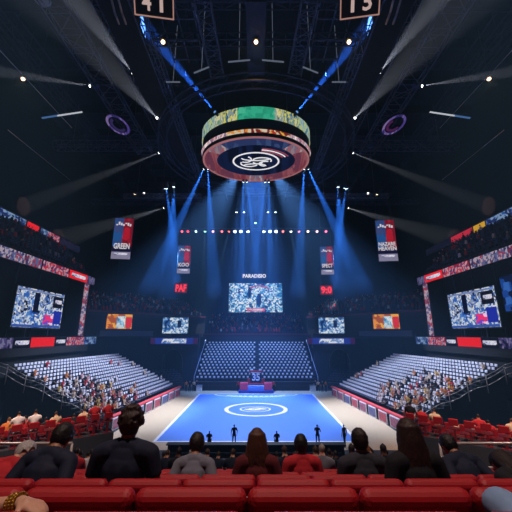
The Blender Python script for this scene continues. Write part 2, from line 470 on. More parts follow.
# ------------------------------------------------------------------ raked seating blocks
def steps(name, A, along, length, out, rows, depth, rise, z0, mat=None, thick_to=None):
    A = Vector((*A,0)); a = Vector((*along,0)).normalized(); o = Vector((*out,0)).normalized()
    m = MB(); M = Matrix((a, o, Vector((0,0,1)))).transposed().to_4x4(); M.translation = A
    for k in range(rows):
        top = z0 + k*rise; bot = 0 if thick_to is None else max(top-.6, thick_to)
        if thick_to is not None: bot = top-.5
        m.box((length/2, k*depth+depth/2, (top+bot)/2), (length, depth, top-bot), M=M)
    return struct(m.build(name, mat or M_conc))
def places(A, along, length, out, rows, depth, rise, z0, pitch, inset=.25, gap=(), thick_to=None):
    A = Vector((*A,0)); a = Vector((*along,0)).normalized(); o = Vector((*out,0)).normalized()
    n = int((length-2*inset)/pitch-.5); r = []
    for k in range(rows):
        for j in range(n+1):
            if j in gap: continue
            r.append((A + a*(inset+(j+.5*(k%2))*pitch) + o*(k*depth+depth*.62) + Vector((0,0,z0+k*rise)), -o, k, j))
    return r
seat_pale = pm('pale_seat', '#dde1f0', .55, var=.1)
seat_base = pm('seat_base', '#20263c', .6)
seat_dim_toned = pm('dim_toned_seat', '#1c2a55', .55)  # dark tone stands in for the weaker light on the corner seats
def seat_mesh(name, mat, low=False):
    m = MB()
    if low:
        m.box((0,-.16,.70),(.34,.07,.26)); m.box((0,.0,.43),(.36,.34,.07),1); m.box((0,-.1,.2),(.1,.2,.4),1)
    else:
        M = Matrix.Translation((0,-.16,.64)) @ Matrix.Rotation(R(8),4,'X')
        m.rbox((0,0,.06),(.35,.06,.27),.028,2,M=M); m.rbox((0,.03,.43),(.41,.38,.06),.025,2,mi=1)
        m.box((0,-.12,.21),(.08,.1,.42),1); m.box((0,-.12,.012),(.3,.2,.024),1)
        for s in (-1,1): m.rbox((.225*s,-.02,.58),(.03,.3,.035),.01,1,mi=1)
    return m.mesh(name, [mat, seat_base])
SEAT = {'pale': seat_mesh('stadium_seat', seat_pale), 'dark': seat_mesh('dark_stadium_seat', seat_dim_toned)}
LOW = {'pale': seat_mesh('seat_low', seat_pale, True), 'dark': seat_mesh('dark_low', seat_dim_toned, True)}
def low_bm(me):
    bm = bmesh.new(); bm.from_mesh(me); return bm
def xf(pos, d, s=1): return Matrix.Translation(pos) @ Matrix.Rotation(math.atan2(d.y,d.x)-PI/2, 4, 'Z') @ Matrix.Scale(s,4)
pale, dark, crowd = [], [], []       # (pos, dir, row, col, place words)
# the two long stands beside the court
for s, sd in ((-1,'left'),(1,'right')):
    A = (s*14.9,32.0); B = (s*12.35,51.8); al = (B[0]-A[0],B[1]-A[1]); ln = math.hypot(*al); al = (al[0]/ln,al[1]/ln)
    out = (s*al[1], -s*al[0])
    kw = dict(A=A, along=al, length=ln, out=out, rows=16, depth=.63, rise=.285, z0=1.0)
    steps('side_stand_'+sd, **kw)
    for p, d, k, j in places(pitch=.5, **kw): pale.append((p, d, k, j, sd, s))
    # dark block in the far corner
    A = (s*20.8,53.2) if s < 0 else (12.4,57.6); B = (s*12.4,57.6) if s < 0 else (20.8,53.2)
    al = (B[0]-A[0],B[1]-A[1]); ln = math.hypot(*al); al = (al[0]/ln,al[1]/ln); out = (-al[1], al[0])
    kw = dict(A=A, along=al, length=ln, out=out, rows=5, depth=.7, rise=.3, z0=1.0)
    steps('corner_stand_'+sd, **kw)
    for p, d, k, j in places(pitch=.62, **kw): dark.append((p, d, k, j, sd, s))
# the stand behind the far end of the court
kw = dict(A=(-10.3,56.0), along=(1,0), length=20.6, out=(0,1), rows=14, depth=.8, rise=.42, z0=1.35)
steps('far_stand', **kw)
for p, d, k, j in places(pitch=.72, gap=(14,), **kw): pale.append((p, d, k, j, 'far', 0))
fr = MB().box((0,55.75,.68),(20.6,.16,1.36))
for x in range(-10,11,2): fr.box((x,55.65,.68),(.08,.06,1.3))
fr.box((0,55.64,1.3),(20.6,.06,.06)); fr.box((0,55.64,.75),(20.6,.05,.05))
tag(fr.build('front_fence', pm('fence_dark_blue', '#10182c', .5)), 'dark fence with thin posts along the foot of the far white seating block', 'fence')
for s, sd in ((-1,'left'),(1,'right')):
    tag(MB().tube((s*10.45,55.8,2.2),(s*10.45,66.9,8.05),.05).tube((s*10.45,55.8,1.3),(s*10.45,55.8,2.2),.05).tube((s*10.45,66.9,7.3),(s*10.45,66.9,8.05),.05).tube((s*10.45,61.3,4.2),(s*10.45,61.3,5.1),.05)
        .build('stair_rail', pm('rail_pale','#8fa0c4',.4)), f'pale sloping rail up the {sd} edge of the far white seating block', 'rail', 'rails of the far seating block')
    t = thing('scorer_table', f'small white cabinet on the floor at the {sd} end of the dark far fence', 'cabinet', (s*9.4,55.1,0.012), 0, 'white cabinets by the far fence')
    MB().rbox((0,0,.45),(.9,.6,.9),.03).build('cabinet_body', M_white, t); MB().rbox((0,0,.93),(1,.7,.06),.02).build('top', M_steel, t)
# far tier above and the dim corner tiers
kw = dict(A=(-10.8,68.4), along=(1,0), length=21.6, out=(0,1), rows=9, depth=.9, rise=.45, z0=9.3, thick_to=0)
steps('far_tier', **kw)
for p, d, k, j in places(pitch=.6, **kw): crowd.append((p, d, .85))
led_red_dk = pm('ledge_maroon', '#5c1a2c', .6)
struct(MB().box((0,68.0,8.75),(22.4,.7,1.1)).build('far_tier_front', pm('tier_front','#1a1526',.7)))
struct(MB().box((0,67.6,9.2),(22.4,.2,.25)).build('trim_2', led_red_dk))
struct(MB().box((0,67.75,7.7),(20.4,.5,1.0)).build('far_tier_soffit', M_black))
for s, sd in ((-1,'left'),(1,'right')):
    A = Vector((s*27,48)); B = Vector((s*11,68.2))
    if s > 0: A, B = B, A
    al = (B-A); ln = al.length; al.normalize(); out = Vector((-al.y, al.x))
    kw = dict(A=A[:], along=al[:], length=ln, out=out[:], rows=8, depth=.9, rise=.45, z0=12.6, thick_to=0)
    steps('corner_tier_'+sd, **kw)
    for p, d, k, j in places(pitch=.6, **kw): crowd.append((p, d, .7))
    M = Matrix((Vector((*al,0)), Vector((*out,0)), Vector((0,0,1)))).transposed().to_4x4(); M.translation = Vector((*A,0))
    struct(MB().box((ln/2,.25,10.6),(ln,.4,4.0),M=M).build('corner_fascia_'+sd, M_struct))
    struct(MB().box((ln/2,-.05,12.75),(ln,.25,.3),M=M).build('trim_'+('3' if s<0 else '4'), led_red_dk))
    t1 = .30 if s < 0 else .70
    struct(MB().box((ln*t1,-.5,9.25),(9.5,1.2,.9),M=M).build('grey_ledge_'+sd, pm('ledge_grey', '#39435a', .8)))
    # beam with the blue ribbon, wall with the tunnel below
    x0, x1 = sorted((s*21.5, s*10.9)); xa, xb = sorted((s*17.2, s*14.2))
    w = MB()
    w.box(((x0+xa)/2,61.8,3.3),(xa-x0,.6,6.6)); w.box(((xb+x1)/2,61.8,3.3),(x1-xb,.6,6.6)); w.box(((xa+xb)/2,61.8,6.35),(xb-xa,.6,.5))
    w.box(((x0+x1)/2,62.3,7.9),(x1-x0,1.6,2.6))
    struct(w.build('tunnel_wall_'+sd, pm('tunnel_wall','#131a30',.85)))
    a = MB(); cx = (xa+xb)/2
    pts = [(cx+1.9*math.cos(t), 61.4, 4.0+2.4*math.sin(t)) for t in [PI*i/14 for i in range(15)]]
    pts = [(cx+1.9,61.4,2.2)]+pts+[(cx-1.9,61.4,2.2)]
    a.path(pts, .07)
    tag(a.build('tunnel_arch', M_steel_dk), f'dark tubular arch around the tunnel mouth at the far {sd} corner', 'arch', 'tunnel arches')
# side galleries with the recessed big screens, upper tiers above them
for s, sd in ((-1,'left'),(1,'right')):
    g = MB()
    g.box((s*26.6,30,7.4),(3.2,36,1.2)); g.box((s*25.6,30,5.9),(.5,36,2.0))
    g.box((s*28.2,28,12.4),(.4,36,9.4))
    g.box((s*26.6,29,17.4),(3.2,34,.5))
    g.box((s*26.6,46.2,12.4),(3.2,.5,9.4))
    struct(g.build('gallery_'+sd, M_struct))
    for i in range(7):
        tag(MB().box((s*27.6,20+i*3.8,12.5),(.12,.12,8.9)).build('gallery_post', M_steel_dk),
            f'thin dark upright on the {sd} gallery wall, {nth(7-i)} from the far end', 'post', 'uprights on the gallery walls')
    A = (s*25.3,12.) if s < 0 else (25.3,46.); al = (0,1) if s < 0 else (0,-1); out = (s,0)
    kw = dict(A=A, along=al, length=34., out=out, rows=8, depth=.7, rise=.62, z0=18.0, thick_to=0)
    steps('upper_tier_'+sd, **kw)
    for p, d, k, j in places(pitch=.6, **kw): crowd.append((p, d, .3))
    struct(MB().box((s*31.6,30,23.3),(.8,40,2.0)).box((s*31.2,30,21.9),(1.4,40,.5)).build('upper_ledge_'+sd, pm('upper_ledge','#2a3040',.8)))
# ------------------------------------------------------------------ fill the blocks
rnd = random.Random(11)
def is_person(k, j, sd):
    if sd == 'far': return rnd.random() < .0
    if k < 11 and j < 20: return rnd.random() < .68*max(.1, 1-(k/11)**2*.5-(j/20)*.7)
    return rnd.random() < .02
occ, empty = [], []
for e in pale: (occ if is_person(e[2], e[3] if e[4] != 'right' else e[3], e[4]) else empty).append(e)
camv = Vector((0,0,HC))
empty.sort(key=lambda e: (e[0]-camv).length)
SD = {'left':'left side stand','right':'right side stand','far':'far stand'}
near, rest = empty[:300], empty[300:]
for p, d, k, j, sd, s in near:
    o = link('stadium_seat', SEAT['pale'], None, p, (0,0,math.atan2(d.y,d.x)-PI/2))
    tag(o, f'pale seat, {SD[sd]}, {nth(k+1)} row up, {nth(j+1)} from the near end', 'seat', f'pale seats of the {SD[sd]}')
bm_low = low_bm(LOW['pale']); st = MB()
for p, d, k, j, sd, s in rest: st.add(bm_low, xf(p, d))
tag(st.build('stadium_seats', [seat_pale, seat_base]), 'rows of pale blue-white seats filling the far stand and side stands', 'seats', kind='stuff')
dark.sort(key=lambda e: (e[0]-camv).length)
for p, d, k, j, sd, s in dark:
    o = link('dark_seat', SEAT['dark'], None, p, (0,0,math.atan2(d.y,d.x)-PI/2))
    jj = j+1
    tag(o, f'shade-toned blue seat, far {sd} corner block, {nth(k+1)} row up, {nth(jj)} from its left', 'seat', 'shade-toned blue seats in the far corners')
# small spectators
HB = {c: hairmat(c) for c in ('#1a1310','#3a2616','#6b4a2a','#8d8a88')}
PAL = [('orange','orange','navy','light','#6b4a2a'),('white','white','denim','tan','#1a1310'),('navy','navy','black','light','#3a2616'),
       ('red','red','denim','tan','#1a1310'),('black','black','denim','deep','#1a1310'),('cream','cream','black','light','#3a2616'),
       ('pink','pink','navy','light','#6b4a2a'),('yellow','yellow','denim','tan','#1a1310'),('grey','grey','black','light','#8d8a88')]
base = small_mesh('seated', CL['white'], CL['navy'], 'light', HB['#1a1310'])
SMALL = {}
for nm, a, b, sk, hr_ in PAL:
    me = base.copy(); me.name = 'small_person_'+nm
    for i, m in enumerate((SKIN[sk], CL[a], CL[b], M_black, HB[hr_])): me.materials[i] = m
    SMALL[nm] = me
def spectator(nm, p, d, label, group):
    o = link('person', SMALL[nm], None, p, (0,0,math.atan2(d.y,d.x)-PI/2+rnd.uniform(-.25,.25)))
    return tag(o, label, 'person', group)
for p, d, k, j, sd, s in occ:
    nm = rnd.choices(['orange','white','navy','red','black','cream','pink','yellow'], [3,4,2,2,2,4,2,2])[0]
    spectator(nm, p+Vector((d.x,d.y,0))*.05, d, f'spectator in {nm} top, {SD[sd]}, {nth(k+1)} row up, {nth(j+1)} from the near end', f'spectators in the {SD[sd]}')
# far away crowd
tiny = MB(); tiny.add(_hull((0,0,.5),(.2,.2,.1),(0,0,.95),(.2,.12,.1),1)); tiny.add(_ico((0,.02,1.2),(.1,.1,.12),1), None, 1)
cw = MB(); cm = [CL[n] for n in ('navy','red','black','maroon','grey','white')] + [SKIN['light'], HB['#1a1310']]
for p, d, pr in crowd:
    if rnd.random() > pr: continue
    ci = rnd.choices(range(6), [5,3,5,4,2,1])[0]; hi = rnd.choice((6,7,7))
    tb = tiny.bm
    for f in tb.faces: f.material_index = ci if f.calc_center_median().z < 1.07 else hi
    cw.add(tb, xf(p, d))
tag(cw.build('spectators', cm), 'dim crowd of tiny spectators filling the tiers high above the court', 'crowd', kind='stuff')
ds = MB(); bl2 = low_bm(LOW['dark'])
for p, d, pr in crowd: ds.add(bl2, xf(p, d))
tag(ds.build('upper_seats', [seat_dim_toned, seat_base]), 'rows of dark blue seats in the dim tiers high above the court', 'seats', kind='stuff')
# ------------------------------------------------------------------ barriers beside the court
redpad = pm('red_padding', '#c8434a', .5)
adm = [led('ad_print_%d' % i, c, 3.2, 2.6, .35, i*3.1) for i, c in enumerate((['#c9b8c8','#b04a5c','#7d7f9a','#3a3f66'],['#b8475a','#d8cfd8','#5a5d80','#a33a48'],['#6b7090','#d3cedb','#34406a','#aa4a60']))]
for s, sd in ((-1,'left'),(1,'right')):
    A = Vector((s*14.5,31.6,0)); B = Vector((s*11.9,52.2,0)); d = (B-A); ln = d.length; d.normalize(); n = Vector((-s*d.y, s*d.x, 0))
    M = Matrix((d, n, Vector((0,0,1)))).transposed().to_4x4(); M.translation = A
    t = thing('barrier', f'long dark barrier with red padded top rail in front of the {sd} side stand', 'barrier', A, math.atan2(d.y,d.x))
    sg = 1 if (M.inverted() @ Vector((0,40,0))).y > 0 else -1    # side of the court, in the barrier's own frame
    loc = Matrix.Rotation(math.atan2(d.y,d.x),4,'Z')
    cs = 1 if s > 0 else -1
    MB().box((ln/2,0,.5),(ln,.12,1.0)).build('barrier_panel', pm('barrier_dark','#161b2c',.6), t)
    MB().rbox((ln/2,0,1.12),(ln,.5,.34),.12,3).build('top_padding', redpad, t)
    for i in range(9):
        MB().rbox((1.2+i*2.3,cs*.22,.55),(.4,.3,1.1),.05,2).build('barrier_post', M_black, t)
    for i in range(8):
        y = 2.35+i*2.3
        b = thing('advert_board', f'pale framed advertising board along the {sd} barrier, {nth(8-i)} from the far end', 'sign',
                  A + loc @ Vector((y,cs*.42,.012)), math.atan2(d.y,d.x), 'advertising boards along the court')
        MB().rbox((0,0,.56),(1.75,.1,1.12),.03).build('board_frame', M_white, b)
        MB().box((0,cs*.055,.57),(1.52,.02,.86)).build('board_print', pm('advert_%d' % (i%3), ('#9a5a72','#b04a58','#5f6390')[i%3], .5, var=.9, scale=2.6), b)
# railing along the near edge of the side stands
for s, sd in ((-1,'left'),(1,'right')):
    r_ = MB(); A = Vector((s*14.6,31.7,1.2)); B = Vector((s*24.9,30.4,5.7))
    for off in (.35,.9,1.2):
        r_.path([A.lerp(B,i/12)+Vector((0,0,off-.12*math.sin(i*1.7))) for i in range(13)], .03)
    for i in range(0,13,2): r_.tube(A.lerp(B,i/12)-Vector((0,0,.4)), A.lerp(B,i/12)+Vector((0,0,1.2)), .035)
    tag(r_.build('stand_railing', M_rail), f'thin pale cable railing down the near edge of the {sd} side stand', 'railing', 'railings of the side stands')
# ------------------------------------------------------------------ LED ribbons and screens
E_red = em('led_red', '#e8202c', .9)
E_dk = em('led_dark', '#14162e', .6)
E_wt = em('led_white', '#eef0ff', 1.0)
E_pale = em('led_pale', '#b9b6dd', .8)
L_pur = led('led_purple_mix', ['#1d1d4a','#544a8a','#8a86b8','#2b2350'], 26, 3.2, .55, 1)
L_red = led('led_red_mix', ['#8a1830','#c92a44','#d7a0b4','#3a3a78','#a02040'], 22, 3.0, .7, 2)
L_blu = led('led_blue_mix', ['#2a5fae','#86a8d8','#23306e','#5578c0'], 12, 3.0, .65, 3)
L_dim = led('led_dim_mix', ['#161d3c','#232a50','#3a2f58','#101630'], 10, 2, .4, 4)
L_mix = led('led_mixed', ['#b03450','#6a70a8','#c8b8cf','#3a3a70','#8f2c48'], 30, 3.4, .6, 5)
L_yel = em('led_yellow', '#d6a42c', .8)
L_glyph = led('led_glyphs', ['#e8eaff','#c8ccf0','#14162e'], 9, 1.6, .8, 6)
def ribbon(label, s, X, z, h, segs, cat='LED ribbon', group=None):
    """segs: (u0, u1, material, glyphs) in columns of the left half; the right half mirrors them"""
    def yy(u): return X/((255.5-u)/318.)
    Y0 = yy((segs[0][0]+segs[-1][1])/2); rot = -s*PI/2
    t = thing('led_ribbon', label, cat, (s*X, Y0, z), rot, group)
    ya, yb = min(yy(q[0]) for q in segs), max(yy(q[1]) for q in segs)
    f = lambda y: -s*(y-Y0)
    MB().box(((f(ya)+f(yb))/2, .12, 0), (yb-ya+.1, .2, h+.12)).build('housing', M_case, t)
    for u0, u1, m, gl in segs:
        a, b = f(yy(u0)), f(yy(u1)); w = abs(b-a)-.04
        o = panel('led_panel', m, t, w, .06, h, ((a+b)/2, 0, 0))
        if gl: panel('lettering', L_glyph, o, w*.8, .03, h*.42, (0,-.04,0))
    return t
for s, sd in ((-1,'left'),(1,'right')):
    ribbon(f'long lower LED ribbon with a solid red panel, under the {sd} big screen', s, 25.0, 8.2, 1.05,
           [(-40,15,L_pur,0),(15.5,32.5,E_dk,1),(33,56,E_red,0),(56.5,67.5,E_dk,1),(68,85,L_red,0),(85,97,L_blu,0)], group='LED ribbons of the galleries')
    ribbon(f'upper LED ribbon of red and violet patches, above the {sd} big screen', s, 25.0, 17.0, 1.1,
           [(-40,30,L_mix,0),(31.5,60,L_red,0),(61,80,E_red,1),(80,88,L_pur,0)], group='LED ribbons of the galleries')
    t = thing('led_ribbon', f'upright LED strip at the far end of the {sd} gallery frame', 'LED ribbon', (s*25,45.5,8.8), -s*PI/2, 'LED ribbons of the galleries')
    panel('housing', M_case, t, 1.3, .2, 7.6, (0,.12,3.85)); panel('led_panel', led('led_upright',['#b8405a','#cfc0d8','#5a5a98','#8a2c48','#d08a9c'],2,22,.6,8), t, 1.1, .06, 7.5, (0,0,3.85))
    if s < 0: sg = [(-30,5,L_blu,0),(7,20.5,E_red,0),(23,31,L_blu,0),(31,44.5,L_red,0),(44.5,68,L_dim,0)]
    else: sg = [(-30,5,L_blu,0),(6.5,20,L_yel,0),(21.5,46,em('led_rose','#c92a44',.75),0),(46,75,E_dk,0)]
    ribbon(f'high LED ribbon on the {sd} ledge, with ' + ('red and blue' if s < 0 else 'yellow and red') + ' panels', s, 31.0, 23.5, 1.0, sg, group='LED ribbons of the ledges')
    # big recessed screen
    t = thing('video_screen', f'big blue-lit video screen in the dark recess of the {sd} gallery', 'screen', (s*26.9,39.2,9.8), -s*PI/2)
    panel('screen_case', M_case, t, 9.0, .35, 4.9, (0,.2,2.35))
    sc_m = led('screen_side', ['#0c1440','#1f4aa8','#4a80d0','#b8d0ec','#e0e0e4','#3060b8','#8a9cc0','#10183c'], 26, 16, .9, 12+s)
    o = panel('display', sc_m, t, 8.7, .06, 4.55, (0,0,2.35))
    panel('picture_panel', E_dk, o, 2.0, .03, 1.5, (3.1,-.04,1.1)); panel('picture_panel', L_glyph, o, 1.4, .03, .5, (3.2,-.065,1.15))
    panel('picture_panel', led('screen_pink',['#d860b8','#e8c0e8','#e03070','#7040c0'],3,3,1.0,3), o, 1.9, .03, 1.2, (1.6,-.04,-1.25))
    panel('picture_panel', em('screen_blue','#2030b0',.8), o, 1.6, .03, 1.7, (3.4,-.04,-.9)); panel('picture_panel', em('screen_title','#8aa0e0',.6), o, 8.5, .03, .22, (0,-.04,2.05))
    panel('picture_panel', em('screen_dark','#0a1238',.6), o, .9, .03, 2.4, (-1.0,-.04,.7)); panel('picture_panel', em('screen_strip','#4060c0',.7), o, 8.5, .03, .3, (0,-.04,-2.1))
    for x in (-2.,2.): MB().box((x,.1,-.85),(.15,.2,1.9)).build('support_leg', M_steel_dk, t)
# extra side screen visible at the right frame edge
t = thing('video_screen', 'small dim blue screen at the right picture edge, beside the right big screen', 'screen', (27.4,33.2,11.8), -PI/2)
panel('screen_case', M_case, t, 2.6, .25, 4.0, (0,.16,1.6)); panel('display', led('screen_dimblue',['#0a1230','#1f4fb0','#0c1a48','#3a74d8'],3,5,.6,2), t, 2.4, .06, 3.8, (0,0,1.6))
MB().tube((0,.2,-3.7),(0,.2,-.3),.08).build('support_leg', M_steel_dk, t)
# main screen over the far tier
mt = thing('video_screen', 'wide bright video screen high on the far wall above the court axis', 'screen', (-.1,77.6,14.3))
panel('screen_case', M_case, mt, 13.6, .4, 7.6, (0,.3,3.75))
o = panel('display', led('screen_main',['#0b2050','#1c5aa4','#3f8ccc','#9ccbe8','#e8eef2','#2a78bc','#123c7c'], 34, 19, .95, 21), mt, 13.3, .06, 7.2, (0,0,3.75))
panel('picture_panel', em('screen_rose','#d8485c',.9), o, 4.4, .03, .8, (.1,-.04,-3.0)); panel('lettering', L_glyph, o, 3.6, .03, .4, (.1,-.07,-3.0))
M_fig = em('screen_figure','#0a1228',.5)
MB().add(_hull((-1.6,-.05,.6),(.35,.03,.7),(-1.5,-.05,2.2),(.4,.03,.5))).add(_ico((-1.45,-.05,3.05),(.28,.03,.32))).build('picture_figure', M_fig, o)
MB().flat_ring(2.2,.9,2.6,1.2,-.02,.02,n=40,a0=.2,a1=PI-.2).build('picture_arc', em('screen_red','#c04058',.8), o, (.9,-.05,1.9), (PI/2,0,0))
MB().add(_hull((.8,-.05,-1.2),(.7,.03,.8),(.9,-.05,.6),(.5,.03,.5))).build('picture_figure', em('screen_navy','#1a3a78',.8), o)
ts = thing('sign', 'white lettered sign PARADISIO above the main far video screen', 'sign', (-.4,77.5,22.7))
panel('sign_board', M_case, ts, 6.6, .2, 1.5, (0,.2,.85)); text('lettering', 'PARADISIO', 5.9, 1.0, E_wt, ts, (0,.09,.85), bold=.03)
# hanging banners
B_blue = led('banner_blue',['#2a66b8','#3f58a0','#4a5a9c','#3a4488'],2,3,.55,1); B_red = led('banner_red',['#b81c38','#a01c34','#8c2040','#c83048'],2.5,3,.5,2)
B_pale = em('banner_pale','#a8a6d0',.5); B_txt = em('banner_text','#e4e4f4',.75); B_dk = em('banner_dark','#1c1a48',.5)
def banner(label, x, y, z, w, h, word, word2=None, rz=0, top=39.):
    t = thing('hanging_banner', label, 'banner', (x,y,z), rz, 'hanging LED banners')
    panel('banner_frame', M_case, t, w+.1, .25, h+.1, (0,.16,h/2))
    o = panel('banner_field', B_blue, t, w*.5, .05, h*.7, (-w*.25,0,h*.65)); panel('banner_field', B_red, t, w*.5, .05, h*.7, (w*.25,0,h*.65))
    panel('banner_field', B_dk, t, w, .05, h*.13, (0,0,h*.235)); panel('banner_strip', B_pale, t, w, .05, h*.17, (0,0,h*.085))
    panel('lettering', L_glyph, t, w*.7, .04, h*.05, (0,-.03,h*.12))
    if word2: text('lettering', word2, w*.9, h*.09, B_txt, t, (0,-.03,h*.41), bold=.03); text('lettering', word, w*.95, h*.10, B_txt, t, (0,-.03,h*.30), bold=.03)
    else: text('lettering', word, w*.85, h*.14, B_txt, t, (0,-.03,h*.31), bold=.03)
    m = MB()   # white scribbled crest
    for k in range(7):
        m.box((w*(-.36+.12*k), -.035, h*(.83+.02*((k*5)%3))), (w*.09,.03,h*(.03+.015*((k*3)%4))))
    m.build('crest', B_txt, t)
    f = MB(); f.add(_hull((w*.18,-.035,h*.55),(w*.2,.02,h*.1),(w*.2,-.035,h*.72),(w*.17,.02,h*.06)))
    f.build('player_silhouette', em('banner_figure','#cc2038',.6), t)
    for q in (-.4,.4): MB().tube((w*q,.16,h),(w*q,.16,top-z),.03,n=5).build('cable', M_steel_dk, t)
    return t
p = P(122.5,238,48.); banner('large blue and red hanging banner lettered GREEN, left of the court', p.x, 48, p.z-3.5, 2.9, 6.9, 'GREEN', 'GREEN'[:0] or None, R(8))
p = P(386.5,240,48.); banner('large blue and red hanging banner with two lines of white lettering, right of court', p.x, 48, p.z-3.5, 2.9, 6.9, 'HEAVEN', 'NAZARE', R(-8))
p = P(184,259,70.); banner('smaller hanging banner lettered KOO in the blue haze, far left', p.x, 70, p.z-3.4, 2.9, 6.6, 'KOO', rz=R(3))
p = P(327,260,70.); banner('smaller hanging banner lettered SPECT in the blue haze, far right', p.x, 70, p.z-3.4, 2.9, 6.6, 'SPECT', rz=R(-3))
for u, v, w, lb in ((181,288,'PAF','small red lit sign PAF below the far left hanging banner'),(326.5,290,'9:0','small red lit sign 9:0 below the far right hanging banner')):
    p = P(u,v,70.); t = thing('sign', lb, 'sign', (p.x,70,p.z-1.1), 0, 'small red lit signs')
    panel('sign_board', M_case, t, 2.9, .2, 2.3, (0,.16,1.1)); panel('sign_face', em('sign_maroon','#8a1424',.5), t, 2.7, .04, 2.1, (0,.03,1.1))
    text('lettering', w, 2.5, 1.7, em('sign_red','#ff3a4a',1.0), t, (0,0,1.1), bold=.05)
    for q in (-1.2,1.2): MB().tube((q,.16,2.2),(q,.16,P(184,259,70).z-3.4-p.z+1.1-.06),.025,n=5).build('cable', M_steel_dk, t)
# corner boards and their ribbons
for s, sd in ((-1,'left'),(1,'right')):
    u = 119 if s < 0 else 386; p = P(u,321.5,52.3)
    t = thing('video_screen', f'small orange video board on the far {sd} corner tier front', 'screen', (p.x,52.3,p.z-1.2), -s*R(25), 'video boards of the far corners')
    panel('screen_case', M_case, t, 4.2, .3, 2.6, (0,.2,1.2))
    o = panel('display', led('board_orange',['#d8801c','#e8a83c','#a04c18','#e0902c'],5,4,.9,4), t, 4.0, .06, 2.35, (0,0,1.2))
    panel('picture_panel', led('board_white',['#dfe6ee','#6fb0d8','#c8d4e0','#3a78b8'],4,4,.9,7), o, 1.3, .03, 1.9, (.3,-.04,-.1)); panel('picture_panel', em('board_red','#d02830',.9), o, .9, .03, 1.7, (1.5,-.04,-.1))
    MB().tube((0,.3,1.5),(0,2.4,1.5),.12).build('bracket', M_steel_dk, t)
    u = 175.5 if s < 0 else 331.5; p = P(u,325.5,59.8)
    t = thing('video_screen', f'small blue and white video board beside the far {sd} tunnel', 'screen', (p.x,59.8,p.z-1.5), -s*R(8), 'video boards of the far corners')
    panel('screen_case', M_case, t, 4.9, .3, 3.2, (0,.2,1.5))
    o = panel('display', led('board_blue',['#0e2050','#2a5ca8','#7aa8d8','#d4e2f0','#3a70b8','#163a78'],13,9,.9,9), t, 4.7, .06, 2.9, (0,0,1.5))
    panel('picture_panel', em('board_dark','#10204c',.7), o, .7, .03, 1.3, (.7,-.04,.3))
    MB().tube((0,.3,1.0),(0,2.2,.4),.12).build('bracket', M_steel_dk, t)
    u = 174 if s < 0 else 331.5; p = P(u,341,60.9)
    t = thing('led_ribbon', f'blue LED ribbon over the tunnel mouth at the far {sd} corner', 'LED ribbon', (p.x,61.0,p.z), 0, 'LED ribbons of the far corners')
    panel('housing', M_case, t, 8.9, .25, 1.35, (0,.12,0)); panel('led_panel', em('ribbon_blue','#2436a0',.7), t, 7.2, .06, 1.15, (0,-.04,0))
    panel('led_panel', led('ribbon_pale',['#c8d8f0','#7aa0d8','#e4ecf8','#4a78c0'],10,2,.8,3), t, 4.6, .06, .8, (0,-.08,0))
    for q in (-1,1): panel('led_panel', em('ribbon_violet','#4a1c5c',.5), t, .8, .06, 1.1, (q*4.05,-.04,0))
# ------------------------------------------------------------------ stage at the far end
st_ = thing('stage', 'red and blue podium stage at the far end of the court', 'stage', (0,54.0,.012))
MB().rbox((0,0,.2),(5.6,1.9,.4),.05).build('platform', pm('stage_blue','#27409a',.5), st_)
MB().rbox((0,-.3,.75),(2.6,.5,.7),.04).build('blue_front', pm('stage_front','#7fa8ee',.5), st_)
redc = pm('stage_red','#e04560',.5); redd = pm('stage_maroon','#a02438',.5)
for q in (-1,1): MB().rbox((q*1.95,-.1,.95),(1.25,1.1,1.1),.06).build('red_block', redc, st_)
for q in (-1,1): MB().rbox((q*1.15,.5,1.2),(.5,.5,1.6),.05).build('side_pillar', redd, st_)
MB().rbox((0,.5,1.7),(1.9,.6,2.6),.06).build('backdrop', pm('stage_dark','#1c1a34',.6), st_)
MB().box((0,.5,1.25),(2.4,.7,.3)).build('red_band', redc, st_)
MB().rbox((0,.5,3.15),(2.3,.5,.3),.05).build('crown', redd, st_)
for q in (-.7,.7): MB().rbox((q,.5,3.4),(.45,.3,.3),.08).build('white_flag', M_white, st_)
text('numeral', '35', 1.3, 1.2, M_white, st_, (0,.17,2.3), bold=.04)
panel('rail', M_rail, st_, 1.6, .1, .12, (0,.2,3.0))
